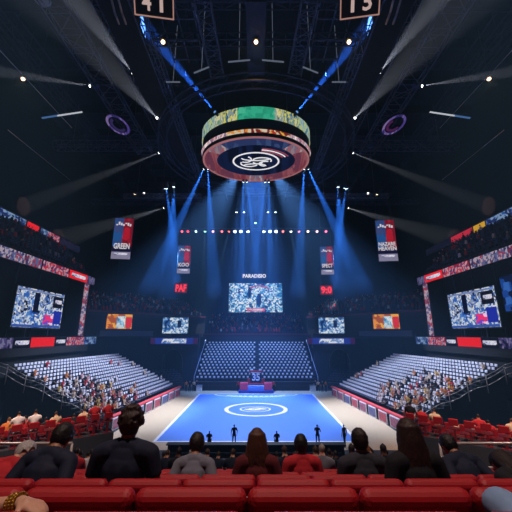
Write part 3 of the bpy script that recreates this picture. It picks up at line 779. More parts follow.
# ------------------------------------------------------------------ roof trusses
def tr(label, a, b, w=1.2, h=1.4, pitch=1.6, mat=None, r=.07, rd=.04, group='roof trusses'):
    a = Vector(a); b = Vector(b)
    m = lattice(a, b, w, h, pitch, r, rd)
    d = (b-a); n = 3
    for i in range(n):
        p = a + d*((i+.5)/n); m.tube(p+Vector((0,0,h/2)), (p.x,p.y,45.97), .04, n=4)
    return tag(m.build('roof_truss', mat or M_steel), label, 'truss', group)
for s, sd in ((-1,'left'),(1,'right')):
    b = MB().box((s*12.9,31.5,38.6),(2.6,35,1.2))
    for y in range(16,50,3): b.box((s*12.9,y,39.9),(.3,.3,1.6))
    b.box((s*12.9,31.5,42.5),(.4,35,4))
    tag(b.build('roof_beam', pm('black_beam','#090b11',.8)), f'broad black box beam running under the roof, {sd} of the scoreboard', 'beam', 'black box beams')
    tr(f'long lattice truss on the inner side of the {sd} black beam', (s*11.0,14,38.6), (s*11.0,57,38.6), .9, 1.2)
    tr(f'long lattice truss on the outer side of the {sd} black beam', (s*14.8,14,39.2), (s*14.8,48,39.2), .8, 1.2)
    tr(f'wide ladder truss far out on the {sd} under the roof', (s*18.5,14,38.6), (s*18.5,46,38.6), 2.4, .8, 2.2)
    tr(f'outermost long truss along the {sd} under the roof', (s*25.5,14,39.2), (s*25.5,46,39.2), 1.4, 1.0, 2.2, M_steel_dk)
    tr(f'cross truss carrying the purple ring on the {sd}', (s*15.5,43.5,38.2), (s*32,43.5,38.2), 1.2, 1.2, 1.4)
    tr(f'short upright-looking ladder truss {sd} of the roof centre line', (s*4.9,21.5,38.4), (s*4.5,30,38.4), 1.5, .6, 1.3)
    tr(f'thin lattice truss beyond the {sd} corner, over the paired blue lights', (s*10,52,33.5), (s*24,52,33.5), .7, .7, 1.1)
    tr(f'low dim cross truss over the far {sd} seats', (s*11,60,36), (s*34,60,36), 1, 1, 1.6, M_steel_dk)
    tag(MB().tube(P(256+s*262,44,22),P(256+s*184,128,36),.045,n=5).build('guy_cable', M_rail), f'upper thin slanting cable under the {sd} roof', 'cable', 'slanting roof cables')
    tag(MB().tube(P(256+s*248,130,33),P(256+s*186,180,52),.05,n=5).build('guy_cable', M_rail), f'lower thin slanting cable under the {sd} roof', 'cable', 'slanting roof cables')
for k, (y, z, lb) in enumerate(((22.2,39.2,'first cross truss under the roof, at the top of the picture'),(26.2,39.4,'second cross truss under the roof, behind the warm lamps'))):
    tr(lb, (-11,y,z), (11,y,z), .8, .9, 1.6, M_steel_dk)
tr('cross truss right behind the hanging scoreboard', (-11,52,38.6), (11,52,38.6), 1.2, 1.2, 1.6, M_steel_dk)
tag(MB().box((0,25.7,38.6),(1.9,8.2,.5)).box((0,25.7,41.6),(.4,8,5.6)).build('roof_beam', pm('navy_beam','#2a3550',.7)), 'flat grey-blue beam on the roof centre line above the scoreboard', 'beam')
rg = MB()
for z in (36.1,37.2):
    for r in (13.6,14.8): rg.ell_band(r,r,z,r,r,z+.18,.18,n=72,a0=PI*.02,a1=PI*1.98)
for i in range(40):
    a = PI*.02+PI*1.96*i/40; c, s_ = math.cos(a), math.sin(a); a2 = a+PI*1.96/40
    rg.tube((13.6*c,13.6*s_,36.2),(14.8*math.cos(a2),14.8*math.sin(a2),37.3),.05,n=4)
    rg.tube((13.6*c,13.6*s_,37.3),(13.6*c,13.6*s_,36.2),.05,n=4)
for i in (52,90.1,128,232,270.1,308):
    a = i*PI/180; rg.tube((14.2*math.cos(a)+.8*(i in (90.1,270.1))*1.6,14.2*math.sin(a),37.3),(14.2*math.cos(a)+.8*(i in (90.1,270.1))*1.6,14.2*math.sin(a),45.97),.05,n=4)
tag(rg.build('ring_truss', M_steel_dk, None, (0,43,0)), 'dim round ring truss hung under the roof around the scoreboard', 'truss')
# white edge tubes of the roof panels
for (u0,v0,u1,v1,Y,lb) in ((194,73,209,67,27.6,'left outer'),(228,62,250,60,27.4,'left inner'),(284,62,262,60,27.4,'right inner'),(318,73,303,67,27.6,'right outer'),(166,82,180,82,30,'far left'),(346,82,332,82,30,'far right')):
    a, b = P(u0,v0,Y), P(u1,v1,Y)
    t = MB().tube(a,b,.09); t.tube(a.lerp(b,.5), a.lerp(b,.5)+Vector((0,0,45.97-a.lerp(b,.5).z)), .03)
    tag(t.build('tube_light', em('tube_dim','#8a97b4',.35)), f'thin pale tube light under the roof panels, {lb} one of the arc', 'tube light', 'tube lights of the roof arc')
# skylight frames
for s, sd in ((-1,'left'),(1,'right')):
    f = MB()
    for x in (6.2,7.9,9.6): f.box((s*x,26,40.2),(.12,7.6,.2))
    for y in (22.6,24.6,27,29.4): f.box((s*7.9,y,40.2),(3.6,.12,.2))
    for x in (6.2,9.6): f.box((s*x,26,42.4),(.1,.1,4.4))
    tag(f.build('skylight_frame', M_steel), f'thin gridded frame under the roof, {sd} of the scoreboard axis', 'frame', 'gridded roof frames')
    f = MB()
    for x in (21.5,24.2,27): f.box((s*x,27.5,40.4),(.12,7,.2))
    for y in (24,31): f.box((s*24.25,y,40.4),(5.6,.12,.2))
    for x in (21.5,27): f.box((s*x,27.5,42.5),(.1,.1,4.2))
    tag(f.build('roof_hatch_frame', M_steel_dk), f'thin rectangular frame under the dark {sd} roof', 'frame', 'rectangular roof frames')
    # purple round ring
    p = P(256+s*138,125,38.); t = thing('ring_light', f'tilted purple LED ring hung under the {sd} roof truss', 'light', p, (R(-12),s*R(-14),0))
    MB().flat_ring(1.0,1.0,1.75,1.75,0,.25,n=48).build('ring_body', M_case, t)
    MB().flat_ring(1.35,1.35,1.7,1.7,-.04,.0,n=48).build('ring_glow', led('ring_purple',['#6a58c8','#8f7ae0','#4a3ca0','#b49af0'],9,9,.35,3), t)
    MB().flat_ring(.75,.75,1.15,1.15,-.04,.0,n=48,a0=.6,a1=4.2).build('ring_inner', em('ring_mag','#5c2466',.5) if s > 0 else em('ring_vio','#3c3270',.5), t)
    MB().tube((0,0,.2),(0,0,5.5),.05).tube((-1.5,0,.1),(1.5,0,.1),.06).build('hanger', M_steel_dk, t)
    # round grey speaker dome at the top corner
    p = P(256+s*(214 if s < 0 else 134),-1,22.); t = thing('dome_speaker', f'round pale grey dome cut off by the top picture edge, {sd} side', 'dome', p, 0, 'grey roof domes')
    bm = MB().add(_ico((0,0,0),(.75,.75,.42),3)); bm.build('dome', pm('dome_grey','#b4b8c4',.5,var=.4,scale=5), t)
    MB().tube((0,0,.3),(0,0,5.5),.06).build('hanger', M_steel_dk, t)
    # number sign hung at the top of the picture
    p = P(154 if s < 0 else 360, 2.5, 20.); t = thing('number_sign', f'dark maroon sign with lit numeral {"41" if s < 0 else "15"} at the top of the picture, {sd} side', 'sign', p, (R(38),0,s*R(-8)), 'lit numeral signs')
    panel('sign_back', pm('sign_maroon_dark','#35120f',.6), t, 3.2, .2, 2.0, (0,.1,0))
    fm = MB()
    for q in (-1,1): fm.rbox((q*1.58,-.02,0),(.1,.12,2.1),.03); fm.rbox((0,-.02,q*1.0),(3.25,.12,.1),.03)
    fm.build('sign_frame', em('sign_frame_glow','#c99a90',.6), t)
    for q in (-.8,.8):
        ch = ('41' if s < 0 else '15')[0 if q < 0 else 1]
        text('numeral', ch, .28 if ch == '1' else .75, 1.25, em('numeral_glow','#d8bcb8',.7), t, (q*.75,-.03,0), bold=.02)
    for q in (-1.3,1.3): MB().tube((q,.1,1),(q,1.9,6.),.04,n=5).build('hanger', M_steel_dk, t)
# hanging cable bundles next to the signs
for s, sd in ((-1,'left'),(1,'right')):
    for k, (u, dx) in enumerate(((110,0),(117,0))):
        uu = u if s < 0 else 512-u
        a = P(uu,-6,18.5); b = P(uu+ -s*9,24,22.)
        c = MB().path([a,a.lerp(b,.5)+Vector((0,0,-.2)),b],.09,n=6); c.tube(a,(a.x,a.y,45.97),.05,n=4)
        tag(c.build('cable_bundle', pm('cable_grey','#8d8d90',.5,var=.4,scale=3)), f'pale cable bundle by the {sd} numeral sign, {"outer" if k==0 else "inner"} of the pair', 'cable', 'cable bundles by the numeral signs')
# ------------------------------------------------------------------ scoreboard
SX, SY, SYC = 8.25, 6.4, 42.
h0 = HC + 25.4
sb = thing('scoreboard', 'huge round center-hung scoreboard with two lit rings over the court', 'scoreboard', (0,SYC,h0))
MB().ell_band(SX-.15,SY-.15,.1,SX-.15,SY-.15,4.6,1.2,n=96).build('drum', M_black, sb)
MB().flat_ring(.02,.02,SX-.2,SY-.2,4.3,4.6,n=96).build('drum_roof', M_black, sb)
up = led('score_upper',['#2fae84','#3cc0a0','#c9cf5c','#e0dc70','#2a9c7c','#88c8b0'],34,1.5,.9,3.)
def oring(name, mat, ax, z0, bx, z1, t, a0, a1, n=40, off=0): 
    return MB().ell_band(ax,ax-(SX-SY)+off,z0,bx,bx-(SX-SY)+off,z1,t,n=n,a0=a0,a1=a1).build(name, mat, sb)
Gt = led('score_green',['#2fae8c','#38bc98','#2aa484','#4cc8a4'],6,2,.75,2.)
Gy = led('score_yellow',['#c9cf5c','#3a6a8a','#e0d860','#8aa0a8','#d8d8b0','#5a9c70'],14,3,.8,5.)
Gb = led('score_sky',['#6aa8c0','#a8c8c8','#c8d890','#4a88b0','#9ab8b8'],14,3,.7,6.)
D = PI/180
for a0,a1,m in ((-108,-72,Gt),(-135,-108,Gy),(-72,-45,Gy),(-165,-135,Gb),(-45,-15,Gb),(165,195,Gy),(-15,15,Gy)): oring('upper_led_panel', m, SX, 2.75, SX, 4.55, .12, a0*D, a1*D, 30)
oring('upper_led_panel', Gt, SX, 2.75, SX, 4.55, .12, 15*D, 165*D, 60)
Lw = led('score_lower_white',['#c8a8b0','#8a6a8c','#e8dce0','#b06a78','#5a5080'],44,2.2,1.0,8.)
Lr = led('score_lower_red',['#b0301c','#e0902c','#d8c8b0','#7c1c18','#e8b84c'],18,2.2,.85,9.)
for a0,a1,m in ((-120,-55,Lr),(-170,-120,Lw),(-55,-10,Lw),(-10,190,Lw)): oring('lower_led_panel', m, SX-.35, .0, SX, 1.05, .12, a0*D, a1*D, 60)
# underside
MB().flat_ring(.02,.02,5.9,4.3,.12,.2,n=96).build('underside_disc', led('under_navy',['#0c1430','#141f48','#1a2a5c','#101838','#2a3468'],14,11,.4,5.), sb)
Ur = led('under_rose',['#a04a5c','#c07080','#8a4a68','#b05a6a','#d0a0a8'],9,9,.45,4.)
Ub = led('under_blue',['#2a3c78','#4a62a0','#3a4a88','#6a80b8'],9,9,.45,5.)
Up = led('under_pale',['#b8a0b0','#8a88b0','#c07888','#d8c8d0'],12,12,.5,6.)
def uring(m, a0, a1, r0=5.9, r1=7.9): MB().flat_ring(r0,r0*.73,r1,r1-1.85,.02,.14,n=50,a0=a0*D,a1=a1*D).build('underside_panel', m, sb)
for m,a0,a1 in ((Ub,-130,-50),(Up,-152,-130),(Up,-50,-28),(Ur,152,208),(Ur,-28,28),(Ur,100,152),(Ur,28,80),(Up,80,100)): uring(m,a0,a1)
MB().flat_ring(7.75,5.9,8.0,6.15,-.05,.12,n=96).build('rim_tube', em('rim_rose','#c08088',.6), sb)
W = em('score_white','#e4e8f6',1.0)
e = MB(); e.flat_ring(3.3,2.3,3.55,2.5,.02,.1,n=64)
for a0,a1,rx,ry,cx,cy in ((30,200,1.2,.8,-1.0,.5),(200,380,1.3,.7,.9,-.3),(100,290,.9,.6,1.5,.6),(-60,120,.8,.7,-1.6,-.6),(0,180,2.0,.5,0,-.9),(180,360,1.6,.5,-.2,1.2),(20,170,.6,.4,.3,.1)):
    t = MB().flat_ring(rx,ry,rx+.2,ry+.18,.02,.1,n=24,a0=a0*D,a1=a1*D); e.add(t.bm, Matrix.Translation((cx,cy,0)))
e.build('emblem', W, sb)
for k in range(3):
    MB().flat_ring(4.2+.45*k,2.7+.35*k,4.38+.45*k,2.85+.35*k,.02,.1,n=20,a0=-80*D,a1=-25*D).build('stripe', em('stripe_red','#c05068',.55) if k != 1 else W, sb)
for a in (40,140,220,320): MB().tube((6*math.cos(a*D),4.5*math.sin(a*D),4.5),(6*math.cos(a*D),4.5*math.sin(a*D),10.2),.09).build('hanging_rod', M_steel, sb)
# ------------------------------------------------------------------ lamps
def lamp(label, name, src, dst, col, power, deg, lens=.16, lenscol=None, group=None, top=None, blend=.5, rad=.03, lum=6.):
    """a moving-head stage light: hanger, head and glowing lens with the real spot lamp at the lens"""
    src = Vector(src); d = (Vector(dst)-src).normalized()
    t = thing(name, label, 'light', src, 0, group)
    q = d.to_track_quat('-Z','Y'); s = lens/.16
    M = q.to_matrix().to_4x4()
    MB().tube(M @ Vector((0,0,.02)), M @ Vector((0,0,.5*s)), .2*s, .15*s, n=14).build('lamp_head', M_case, t)
    MB().add(_ico((0,0,0),(.17*s,.17*s,.12*s),2), M).build('lens', em('lens_'+(lenscol or col), lenscol or col, lum), t)
    if top is not None: MB().tube((0,0,.0),(0,0,top-src.z),.04*s,n=6).box((0,0,.1*s),(.5*s,.1,.06)).build('hanger', M_steel_dk, t)
    if power:
        ld = bpy.data.lights.new('bulb', 'SPOT'); ld.energy = power; ld.color = lin(col)[:3]; ld.spot_size = R(deg); ld.spot_blend = blend; ld.shadow_soft_size = rad
        lo = bpy.data.objects.new('bulb', ld); C.objects.link(lo); lo.parent = t; lo.rotation_euler = q.to_euler(); lo.location = d*(.12*s+.04)
    return t
BB = '#62a4ff'
KB = 16.0
def K(x): return x*1000*KB
# beams from the scoreboard rim
for s, sd in ((-1,'left'),(1,'right')):
    X = lambda u: u if s < 0 else 512-u
    for k, (u, v, tgt, pw) in enumerate(((206,168,((150,284,77.5),(214,288,77.5)),85),(245,181,((241,297,77),(262,297,77)),70))):
        p = P(X(u), v, SYC+ (2.2 if k == 0 else 6.0))
        for q, (tu, tv, tY) in enumerate(tgt):
            pp = p + Vector((.45*(q-.5)*2*-s*-1*0 + (q-.5)*.6*-s, 0, -.1))
            lamp(f'bright stage light under the scoreboard rim, {"outer" if k == 0 else "inner"} pair on the {sd}, {"first" if q == 0 else "second"} from outside', 'stage_light', pp, P(X(tu),tv,tY), BB, K(pw), 7.5 if k == 0 else 6, .2, '#cfe6ff', 'stage lights of the scoreboard', h0+.15, lum=9)
    p = P(X(215),112,36.2); lamp(f'stage light on the {sd} upper rim of the scoreboard, blue beam to the roof', 'stage_light', p, P(X(160),45,29), '#5a94ff', K(80), 9, .2, '#5f92e0', 'stage lights of the scoreboard', None, lum=1)
    # bright pair over the corner
    for q, (u, v, sz, lm) in enumerate(((166,187,.42,16),(174,186,.3,14))):
        p = P(X(u),v,52.); lamp(f'glaring blue-white stage light over the far {sd} corner, {"larger outer" if q == 0 else "smaller inner"} of the pair', 'stage_light', p, P(X((179,170)[q]),(280,286)[q],(77.5,77.5)[q]), BB, K((60,45)[q]), (8,13)[q], sz, '#bfe0ff', 'paired corner stage lights', 33.2, lum=lm)
    # grey-white side beams
    for n, (u, v, tu, tv, sY, tY, pw, dg, nm) in enumerate(((133,73,88,14,29.5,21,11,13,'upper beam of the black box beam'),(157,118,122,80,36.5,27,8,12,'lower beam of the black box beam'),
            (90,86,15,74,31.5,27,9,9,'level white beam to the side wall'),(159,153,75,186,43,44,8,8,'long grey beam below the cross truss'),(164,208,118,222,50.6,52,6,13,'short grey beam by the paired corner lights'))):
        p = P(X(u),v,sY); lamp(f'{sd} roof spotlight, source of the {nm}', 'spotlight', p, P(X(tu),tv,tY), '#ffb090', K(pw*2.2), dg, .16, '#dfe8f6', 'grey beam spotlights', 39.4 if p.z < 39 else None, lum=5)
    # warm downlight, short tube, small pair
    for u, v, Y, lb in ((23,79,30.,f'warm orange roof lamp far out on the {sd}'),(163,42,25.3,f'warm orange roof lamp above the {sd} black beam')):
        p = P(X(u),v,Y); t = thing('roof_lamp', lb, 'lamp', p, 0, 'warm roof lamps')
        MB().tube((0,0,.1),(0,0,.55),.3,.16,n=14).build('lamp_shade', M_case, t); MB().add(_ico((0,0,0),(.2,.2,.17),2)).build('bulb_glass', em('bulb_warm','#ffc890',9), t)
        MB().tube((0,0,.5),(0,0,45.97-p.z),.03).build('hanger', M_steel_dk, t)
        ld = bpy.data.lights.new('bulb','SPOT'); ld.energy = 500; ld.color = (1,.5,.2); ld.shadow_soft_size = .1; ld.spot_size = R(150); ld.spot_blend = .4
        lo = bpy.data.objects.new('bulb', ld); C.objects.link(lo); lo.parent = t; lo.location = (0,0,-.3)
    a, b = P(X(42),118,30), P(X(82),112,33)
    tb = thing('tube_fixture', f'slim slanting white tube light fading to blue under the {sd} roof', 'tube light', a.lerp(b,.5)); c = a.lerp(b,.5)
    MB().tube(a.lerp(b,.35)-c, b-c, .09).build('tube', em('tube_white','#c4cede',.8), tb); MB().tube(a-c, a.lerp(b,.35)-c, .1).build('tube_end', em('tube_bluish','#4c78b8',.6), tb)
    MB().tube((0,0,0),(0,0,45.97-c.z),.03).build('hanger', M_steel_dk, tb)
    p = P(X(94),85.5,31.8); t = thing('projector', f'dark projector with a violet body beside the {sd} level white beam', 'projector', p)
    MB().rbox((0,0,0),(1.2,.6,.5),.06).build('projector_body', pm('projector_violet','#3a3a78',.5), t); MB().tube((0,0,.2),(0,0,39.-p.z),.05).build('hanger', M_steel_dk, t)
    for q, u in enumerate((135,144)):
        p = P(X(u),194.5-q*1.2,56); lamp(f'tiny {"warm" if q == 0 else "white"} light on the dim far {sd} truss', 'stage_light', p, p+Vector((0,-1,-1)), '#ffd9b0', 0, 10, .2, '#ffe2c0' if q == 0 else '#f0f0ff', 'tiny far truss lights', 36, lum=4)
    # vertical beams above the far screen
    for q, (u, tu) in enumerate(((236.5,235),(244,242))):
        p = P(X(u),212,68); lamp(f'blue stage light high above the far screen, {"outer" if q == 0 else "inner"} of the {sd} pair', 'stage_light', p, P(X(tu),296,77), BB, K(45), 4.2, .22, '#d6ecff', 'stage lights above the far screen', 36, lum=8)
p = P(256,42,25.3); t = thing('roof_lamp', 'warm orange roof lamp on the centre line above the scoreboard', 'lamp', p, 0, 'warm roof lamps')
MB().tube((0,0,.1),(0,0,.5),.3,.16,n=14).build('lamp_shade', M_case, t); MB().add(_ico((0,0,0),(.2,.2,.17),2)).build('bulb_glass', em('bulb_warm','#ffc890',9), t)
MB().tube((0,0,.45),(0,0,38.4-p.z if p.z < 38 else .6),.03).build('hanger', M_steel_dk, t)
ld = bpy.data.lights.new('bulb','SPOT'); ld.energy = 500; ld.color = (1,.5,.2); ld.shadow_soft_size = .1; ld.spot_size = R(150); ld.spot_blend = .4
lo = bpy.data.objects.new('bulb', ld); C.objects.link(lo); lo.parent = t; lo.location = (0,0,-.3)
# the long bar of small coloured lights
za = P(256,229.5,69).z
tag(lattice((-17.5,69,za),(17.5,69,za),.5,.5,.8,.05,.03).build('light_bar', M_steel_dk), 'long dark light bar high above the far stand', 'truss')
for q in (-15,-5,5,15): tag(MB().tube((q,69,za+.25),(q,69,45.97),.03,n=5).build('hanging_cable', M_steel_dk), f'thin cable holding the long light bar, {("outer left","inner left","inner right","outer right")[(q+15)//10]}', 'cable', 'cables of the light bar')
cols = [('182','#ff5c6c','red'),('188','#ff3a50','red'),('196','#bfeaff','white'),('205','#8fe8e0','cyan'),('213','#ffb0b8','pink'),('222','#ff6c7c','red'),('229','#ff6a5c','red'),('235','#cfe4ff','white'),('241','#cfe8ff','white'),('248','#e0f0ff','white'),
        ('264','#e0f0ff','white'),('270','#cfe8ff','white'),('276','#e8f0ff','white'),('283','#ff7a80','red'),('291','#f0f0ff','white'),('299','#ff8a80','red'),('308','#ffe0d0','white'),('317','#ffc8d0','pink'),('326','#ff6c9c','red')]
for i, (u, c, nm) in enumerate(cols):
    u = float(u); p = P(u,231.5,68.6); pw = 0; dst = p+Vector((0,-.8,-1)); dg = 10; lc = '#9fb8d8'
    beam = {3:(203,275),6:(216,280),14:(300,280),15:(312,262),9:(255,290),10:(258,290)}.get(i)
    if beam: dst = P(beam[0],beam[1],68); pw = K(9 if i in (3,6,14,15) else 9); dg = 9 if i in (3,6,14,15) else 5; lc = '#b8c4d8' if i in (3,6,14,15) else BB
    lamp(f'small {nm} light on the long light bar, {nth(i+1)} from the left', 'stage_light', p, dst, lc, pw, dg, .32 if 7 <= i <= 12 else .27, c, 'lights of the long light bar', za, lum=7 if 7 <= i <= 12 else 3)
p = P(255.5,223,69); lamp('single bluish light hanging just above the middle of the long light bar', 'stage_light', p, p+Vector((0,-.6,-1)), '#cfe8ff', 0, 10, .22, '#9fd0ff', None, 36.5, lum=5)
# ------------------------------------------------------------------ the stand we sit in
SL = .35; ZF = 8.07
def fz(y): return ZF - SL*y
ns = MB(); ROW = .8
for k in range(-3, 15):
    y = .33+k*ROW; z = fz(y)
    ns.box((0, y+.25, z/2-.0), (26 if y < 7 else 20, ROW, z))
struct(ns.build('near_stand', M_conc))
red_up = pm('red_upholstery', '#a3121c', .55, var=.1, scale=5); red_dk = pm('red_seat_shell', '#5c0c12', .45)
def red_seat():
    t = thing('arena_seat', 'red padded arena seat', 'seat')
    M = Matrix.Translation((0,-.27,.665)) @ Matrix.Rotation(R(12),4,'X')
    MB().rbox((0,0,0),(.5,.09,.56),.045,4,M=M).build('backrest', red_up, t)
    MB().rbox((0,-.055,-.02),(.44,.03,.46),.014,2,M=M).build('back_shell', red_dk, t)
    MB().rbox((0,0,.42),(.48,.44,.1),.045,3).build('seat_cushion', red_up, t)
    for s in (-1,1): MB().rbox((s*.262,-.02,.6),(.045,.34,.04),.018,2).box((s*.262,-.12,.49),(.03,.06,.2)).build('armrest', M_black, t)
    for s in (-1,1): MB().box((s*.2,-.1,.2),(.04,.08,.4)).box((s*.2,-.06,.01),(.06,.3,.02)).build('leg', M_case, t)
    return t
proto = None
def row_y(k): return .33+ROW*k          # row 1 is the nearest one in view
PIT = .5
seat_at = {}
for k in range(1, 8):
    y = row_y(k); half = .55+.86*y; n = int(half/PIT)+1
    xs = [(j+.5)*PIT for j in range(-n, n)] if k != 2 else [(j+.42)*PIT for j in range(-n, n)]
    for i, x in enumerate(xs):
        if proto is None: o = proto = red_seat()
        else: o = copy_tree(proto)
        o.location = (x, y, fz(y)); side = 'left' if x < 0 else 'right'
        o['label'] = f'red padded seat, {nth(k)} row from us, {nth(i+1)} from the left end'
        o['group'] = 'red seats of the near stand'
        seat_at[(k,i)] = x
# handrails
for s, sd in ((-1,'left'),(1,'right')):
    h = MB(); y = 7.35; z = HC-.303*y; x0, x1 = s*3.9, s*9.5
    h.tube((x0,y,z),(x1,y,z),.03,n=10); h.tube((x0,y,z-.45),(x1,y,z-.45),.02,n=8)
    for q in range(4): h.tube((x0+(x1-x0)*q/3,y,fz(7.35)-.1),(x0+(x1-x0)*q/3,y,z),.025)
    tag(h.build('handrail', M_rail), f'pale metal handrail across the lower rows on the {sd}', 'rail', 'handrails of the near stand')
# raked corner sections with the lively crowd
RED_LOW = seat_mesh('corner_red_seat', red_up); RED_LOW.materials[1] = red_dk
for s, sd in ((-1,'left'),(1,'right')):
    A = Vector((-10.2,20.4)) ; B = Vector((-15.2,16.6))       # front row, nearest the court
    if s > 0: A, B = Vector((15.2,16.6)), Vector((10.2,20.4))
    al = (A-B) if s < 0 else (B-A)
    # walk so that out = backwards and up
    st0 = B if s < 0 else B
    al = (A-B).normalized() if s < 0 else (A-B).normalized(); ln = (A-B).length
    o2 = Vector((-al.y, al.x))
    if o2.dot(Vector((0,41))-B) > 0: o2 = -o2
    kw = dict(A=B[:], along=al[:], length=ln, out=o2[:], rows=8, depth=.8, rise=.33, z0=2.5)
    steps('near_corner_stand_'+sd, **kw)
    for p, d, k, j in places(pitch=.55, **kw):
        o = link('arena_seat', RED_LOW, None, p, (0,0,math.atan2(d.y,d.x)-PI/2))
        tag(o, f'red seat, {sd} near corner section, {nth(k+1)} row up, {nth(j+1)} along', 'seat', f'red seats of the {sd} near corner')
        if rnd.random() < .56:
            nm = rnd.choices(['red','red','maroon','cream','white','black','pink','orange'], [4,3,0,3,2,2,2,1])[0]
            spectator(nm, p+Vector((d.x,d.y,0))*.05, d, f'spectator in {nm} top, {sd} corner past the rail, {nth(k+1)} row up, {nth(j+1)} along', f'spectators in the {sd} near corner')
# lower rows straight ahead of us
for k in range(8, 15):
    y = row_y(k); half = .62*y; n = int(half/.62)
    for i, j in enumerate(range(-n, n+1)):
        if rnd.random() > .4: continue
        nm = rnd.choices(['black','navy','red','grey','white','cream','orange'], [4,4,2,3,2,1,1])[0]
        x = j*.62+rnd.uniform(-.08,.08)
        spectator(nm, Vector((x,y-.03,fz(y)-.02)), Vector((0,1,0)), f'spectator in {nm} top, {nth(k-7)} row past the red seats, {nth(i+1)} place from the left', 'spectators in the lower near rows')
for k in range(8, 15):
    y = row_y(k)
    tag(MB().box((0,y-.02,fz(y)+.4),(1.24*y+1,.4,.08)).box((0,y-.2,fz(y)+.18),(1.24*y+1,.06,.36)).build('bench', red_dk),
        f'long dark red bench under spectators, {nth(k-7)} row past the red seats', 'bench', 'benches of the lower near rows')
# ------------------------------------------------------------------ people near us
def sit(k, u, dy=-.02):
    y = row_y(k)+dy; return ((u-256)/346*y, y, fz(row_y(k))-.02)
def fg(label, k, u, rz, lean, nod, yaw, w, skin, shirt, trousers, hair, style, dy=-.02, sc_=.95, voxel=.01, sleeves='short', **kw):
    S, hc, hr = seated(lean=lean, nod=nod, yaw=yaw, w=w, **kw)
    o = person_full(label, sit(k,u,dy), R(rz), S, hc, hr, skin, shirt, trousers, hair, style, voxel, sleeves); o.scale = (sc_,)*3; return o
fg('large curly dark-haired man in navy, seen from behind, left of the court', 3, 125, 0, .10, 0, 0, 1.0, 'tan', CL['navy'], CL['denim'], '#2a1a10', 'curly', sc_=1.02, voxel=.009)
fg('grey-haired spectator turned to the right, at the left picture edge', 4, -14, -8, .85, .1, -.9, .92, 'light', CL['red'], CL['black'], '#a8a6a4', 'short', sleeves='long')
fg('man in dark navy jacket leaning forward beside the grey-haired spectator', 3, 36, -4, .46, .2, .2, .98, 'tan', pm('cloth_jacket','#0d1730',.8), CL['black'], '#1a1310', 'short', sleeves='long')
fg('shorter spectator in grey, head low, between the man in navy and court circle', 4, 193, 0, .34, .1, 0, .88, 'tan', CL['grey'], CL['black'], '#1f140d', 'short', sc_=.92)
fg('long brown-haired spectator in maroon seen from behind at the middle', 4, 257, 0, .10, 0, 0, .88, 'light', CL['maroon'], CL['black'], '#4a2b1a', 'long')
fg('short-haired man in a red shirt right of the picture middle', 5, 302, 4, .10, 0, 0, .98, 'tan', CL['red'], CL['denim'], '#140e0a', 'short')
ra = [((.30,.12,.80),(.20,.34,.98),(-.2,.3,1),(-1,0,.2)), ((-.25,.03,.77),(-.14,.30,.64),(0,1,-.1),(0,0,-1))]
fg('broad dark-haired man in a dark grey shirt right of the court', 4, 362, 3, .08, 0, 0, 1.04, 'tan', pm('cloth_charcoal','#2a2c35',.85), CL['black'], '#1c130e', 'short', arms=ra)
fg('long dark-haired woman in black seen from behind, right foreground', 3, 416, 4, .14, 0, 0, .92, 'light', CL['black'], CL['denim'], '#2a1a12', 'long')
fg('long dark-haired woman bent forward at the right picture edge', 3, 552, 0, 1.12, .1, .4, .9, 'light', CL['black'], CL['black'], '#1f1612', 'long', sleeves='long')
fg('dark-clothed spectator left of the bent woman at the right edge', 4, 474, 6, .6, .2, 0, .9, 'tan', CL['navy'], CL['black'], '#15100e', 'short', sleeves='long')
fg('spectator in cream low between the navy jacket and grey-haired spectator', 6, 42, 0, .5, 0, 0, .95, 'light', CL['cream'], CL['black'], '#6b4a2a', 'short', voxel=.012)
fg('spectator in white beyond the dark-clothed one on the right', 6, 452, 0, .12, 0, 0, .95, 'light', CL['white'], CL['black'], '#3a2616', 'long', voxel=.012)
# two neighbours cut off by the picture edges
blouse = pm('cloth_pattern', '#7f93b8', .85, var=.9, scale=26)
e0, w0 = Vector((.40,.06,.92)), Vector((.63,.0,.98))
la = [(e0[:],w0[:],(1,-.3,-.05),(0,0,-1)), ((-.25,.03,.77),(-.16,.28,.62),(0,1,-.1),(0,0,-1))]
nb = fg('neighbour in a patterned blue blouse, only the forearm with a gold bracelet in view', 1, -108, 0, -.02, 0, 0, .95, 'light', blouse, CL['denim'], '#3a2616', 'long', voxel=.006, sc_=.8, dy=.12, arms=la)
br = MB(); c = e0.lerp(w0,.88); q = (w0-e0).normalized().to_track_quat('Z','Y')
for dz in (-.02,.0,.02): br.path([c + q @ Vector((.036*math.cos(a),.036*math.sin(a),dz)) for a in [2*PI*i/18 for i in range(18)]], .006, n=6, closed=True)
br.build('bracelet', pm('gold', '#c99a3c', .3, .9), nb)
fg('neighbour in blue denim trousers, only the raised knee in view at right', 1, 640, 0, -.05, 0, 0, 1.0, 'light', CL['grey'], pm('cloth_light_denim','#7f9fc4',.85,var=.35,scale=14), '#3a2616', 'short', voxel=.008, sc_=1.0,
   legs=[((.125,.44,.50),(.13,.44,.10)), ((-.22,.38,.66),(.10,.50,.42))])
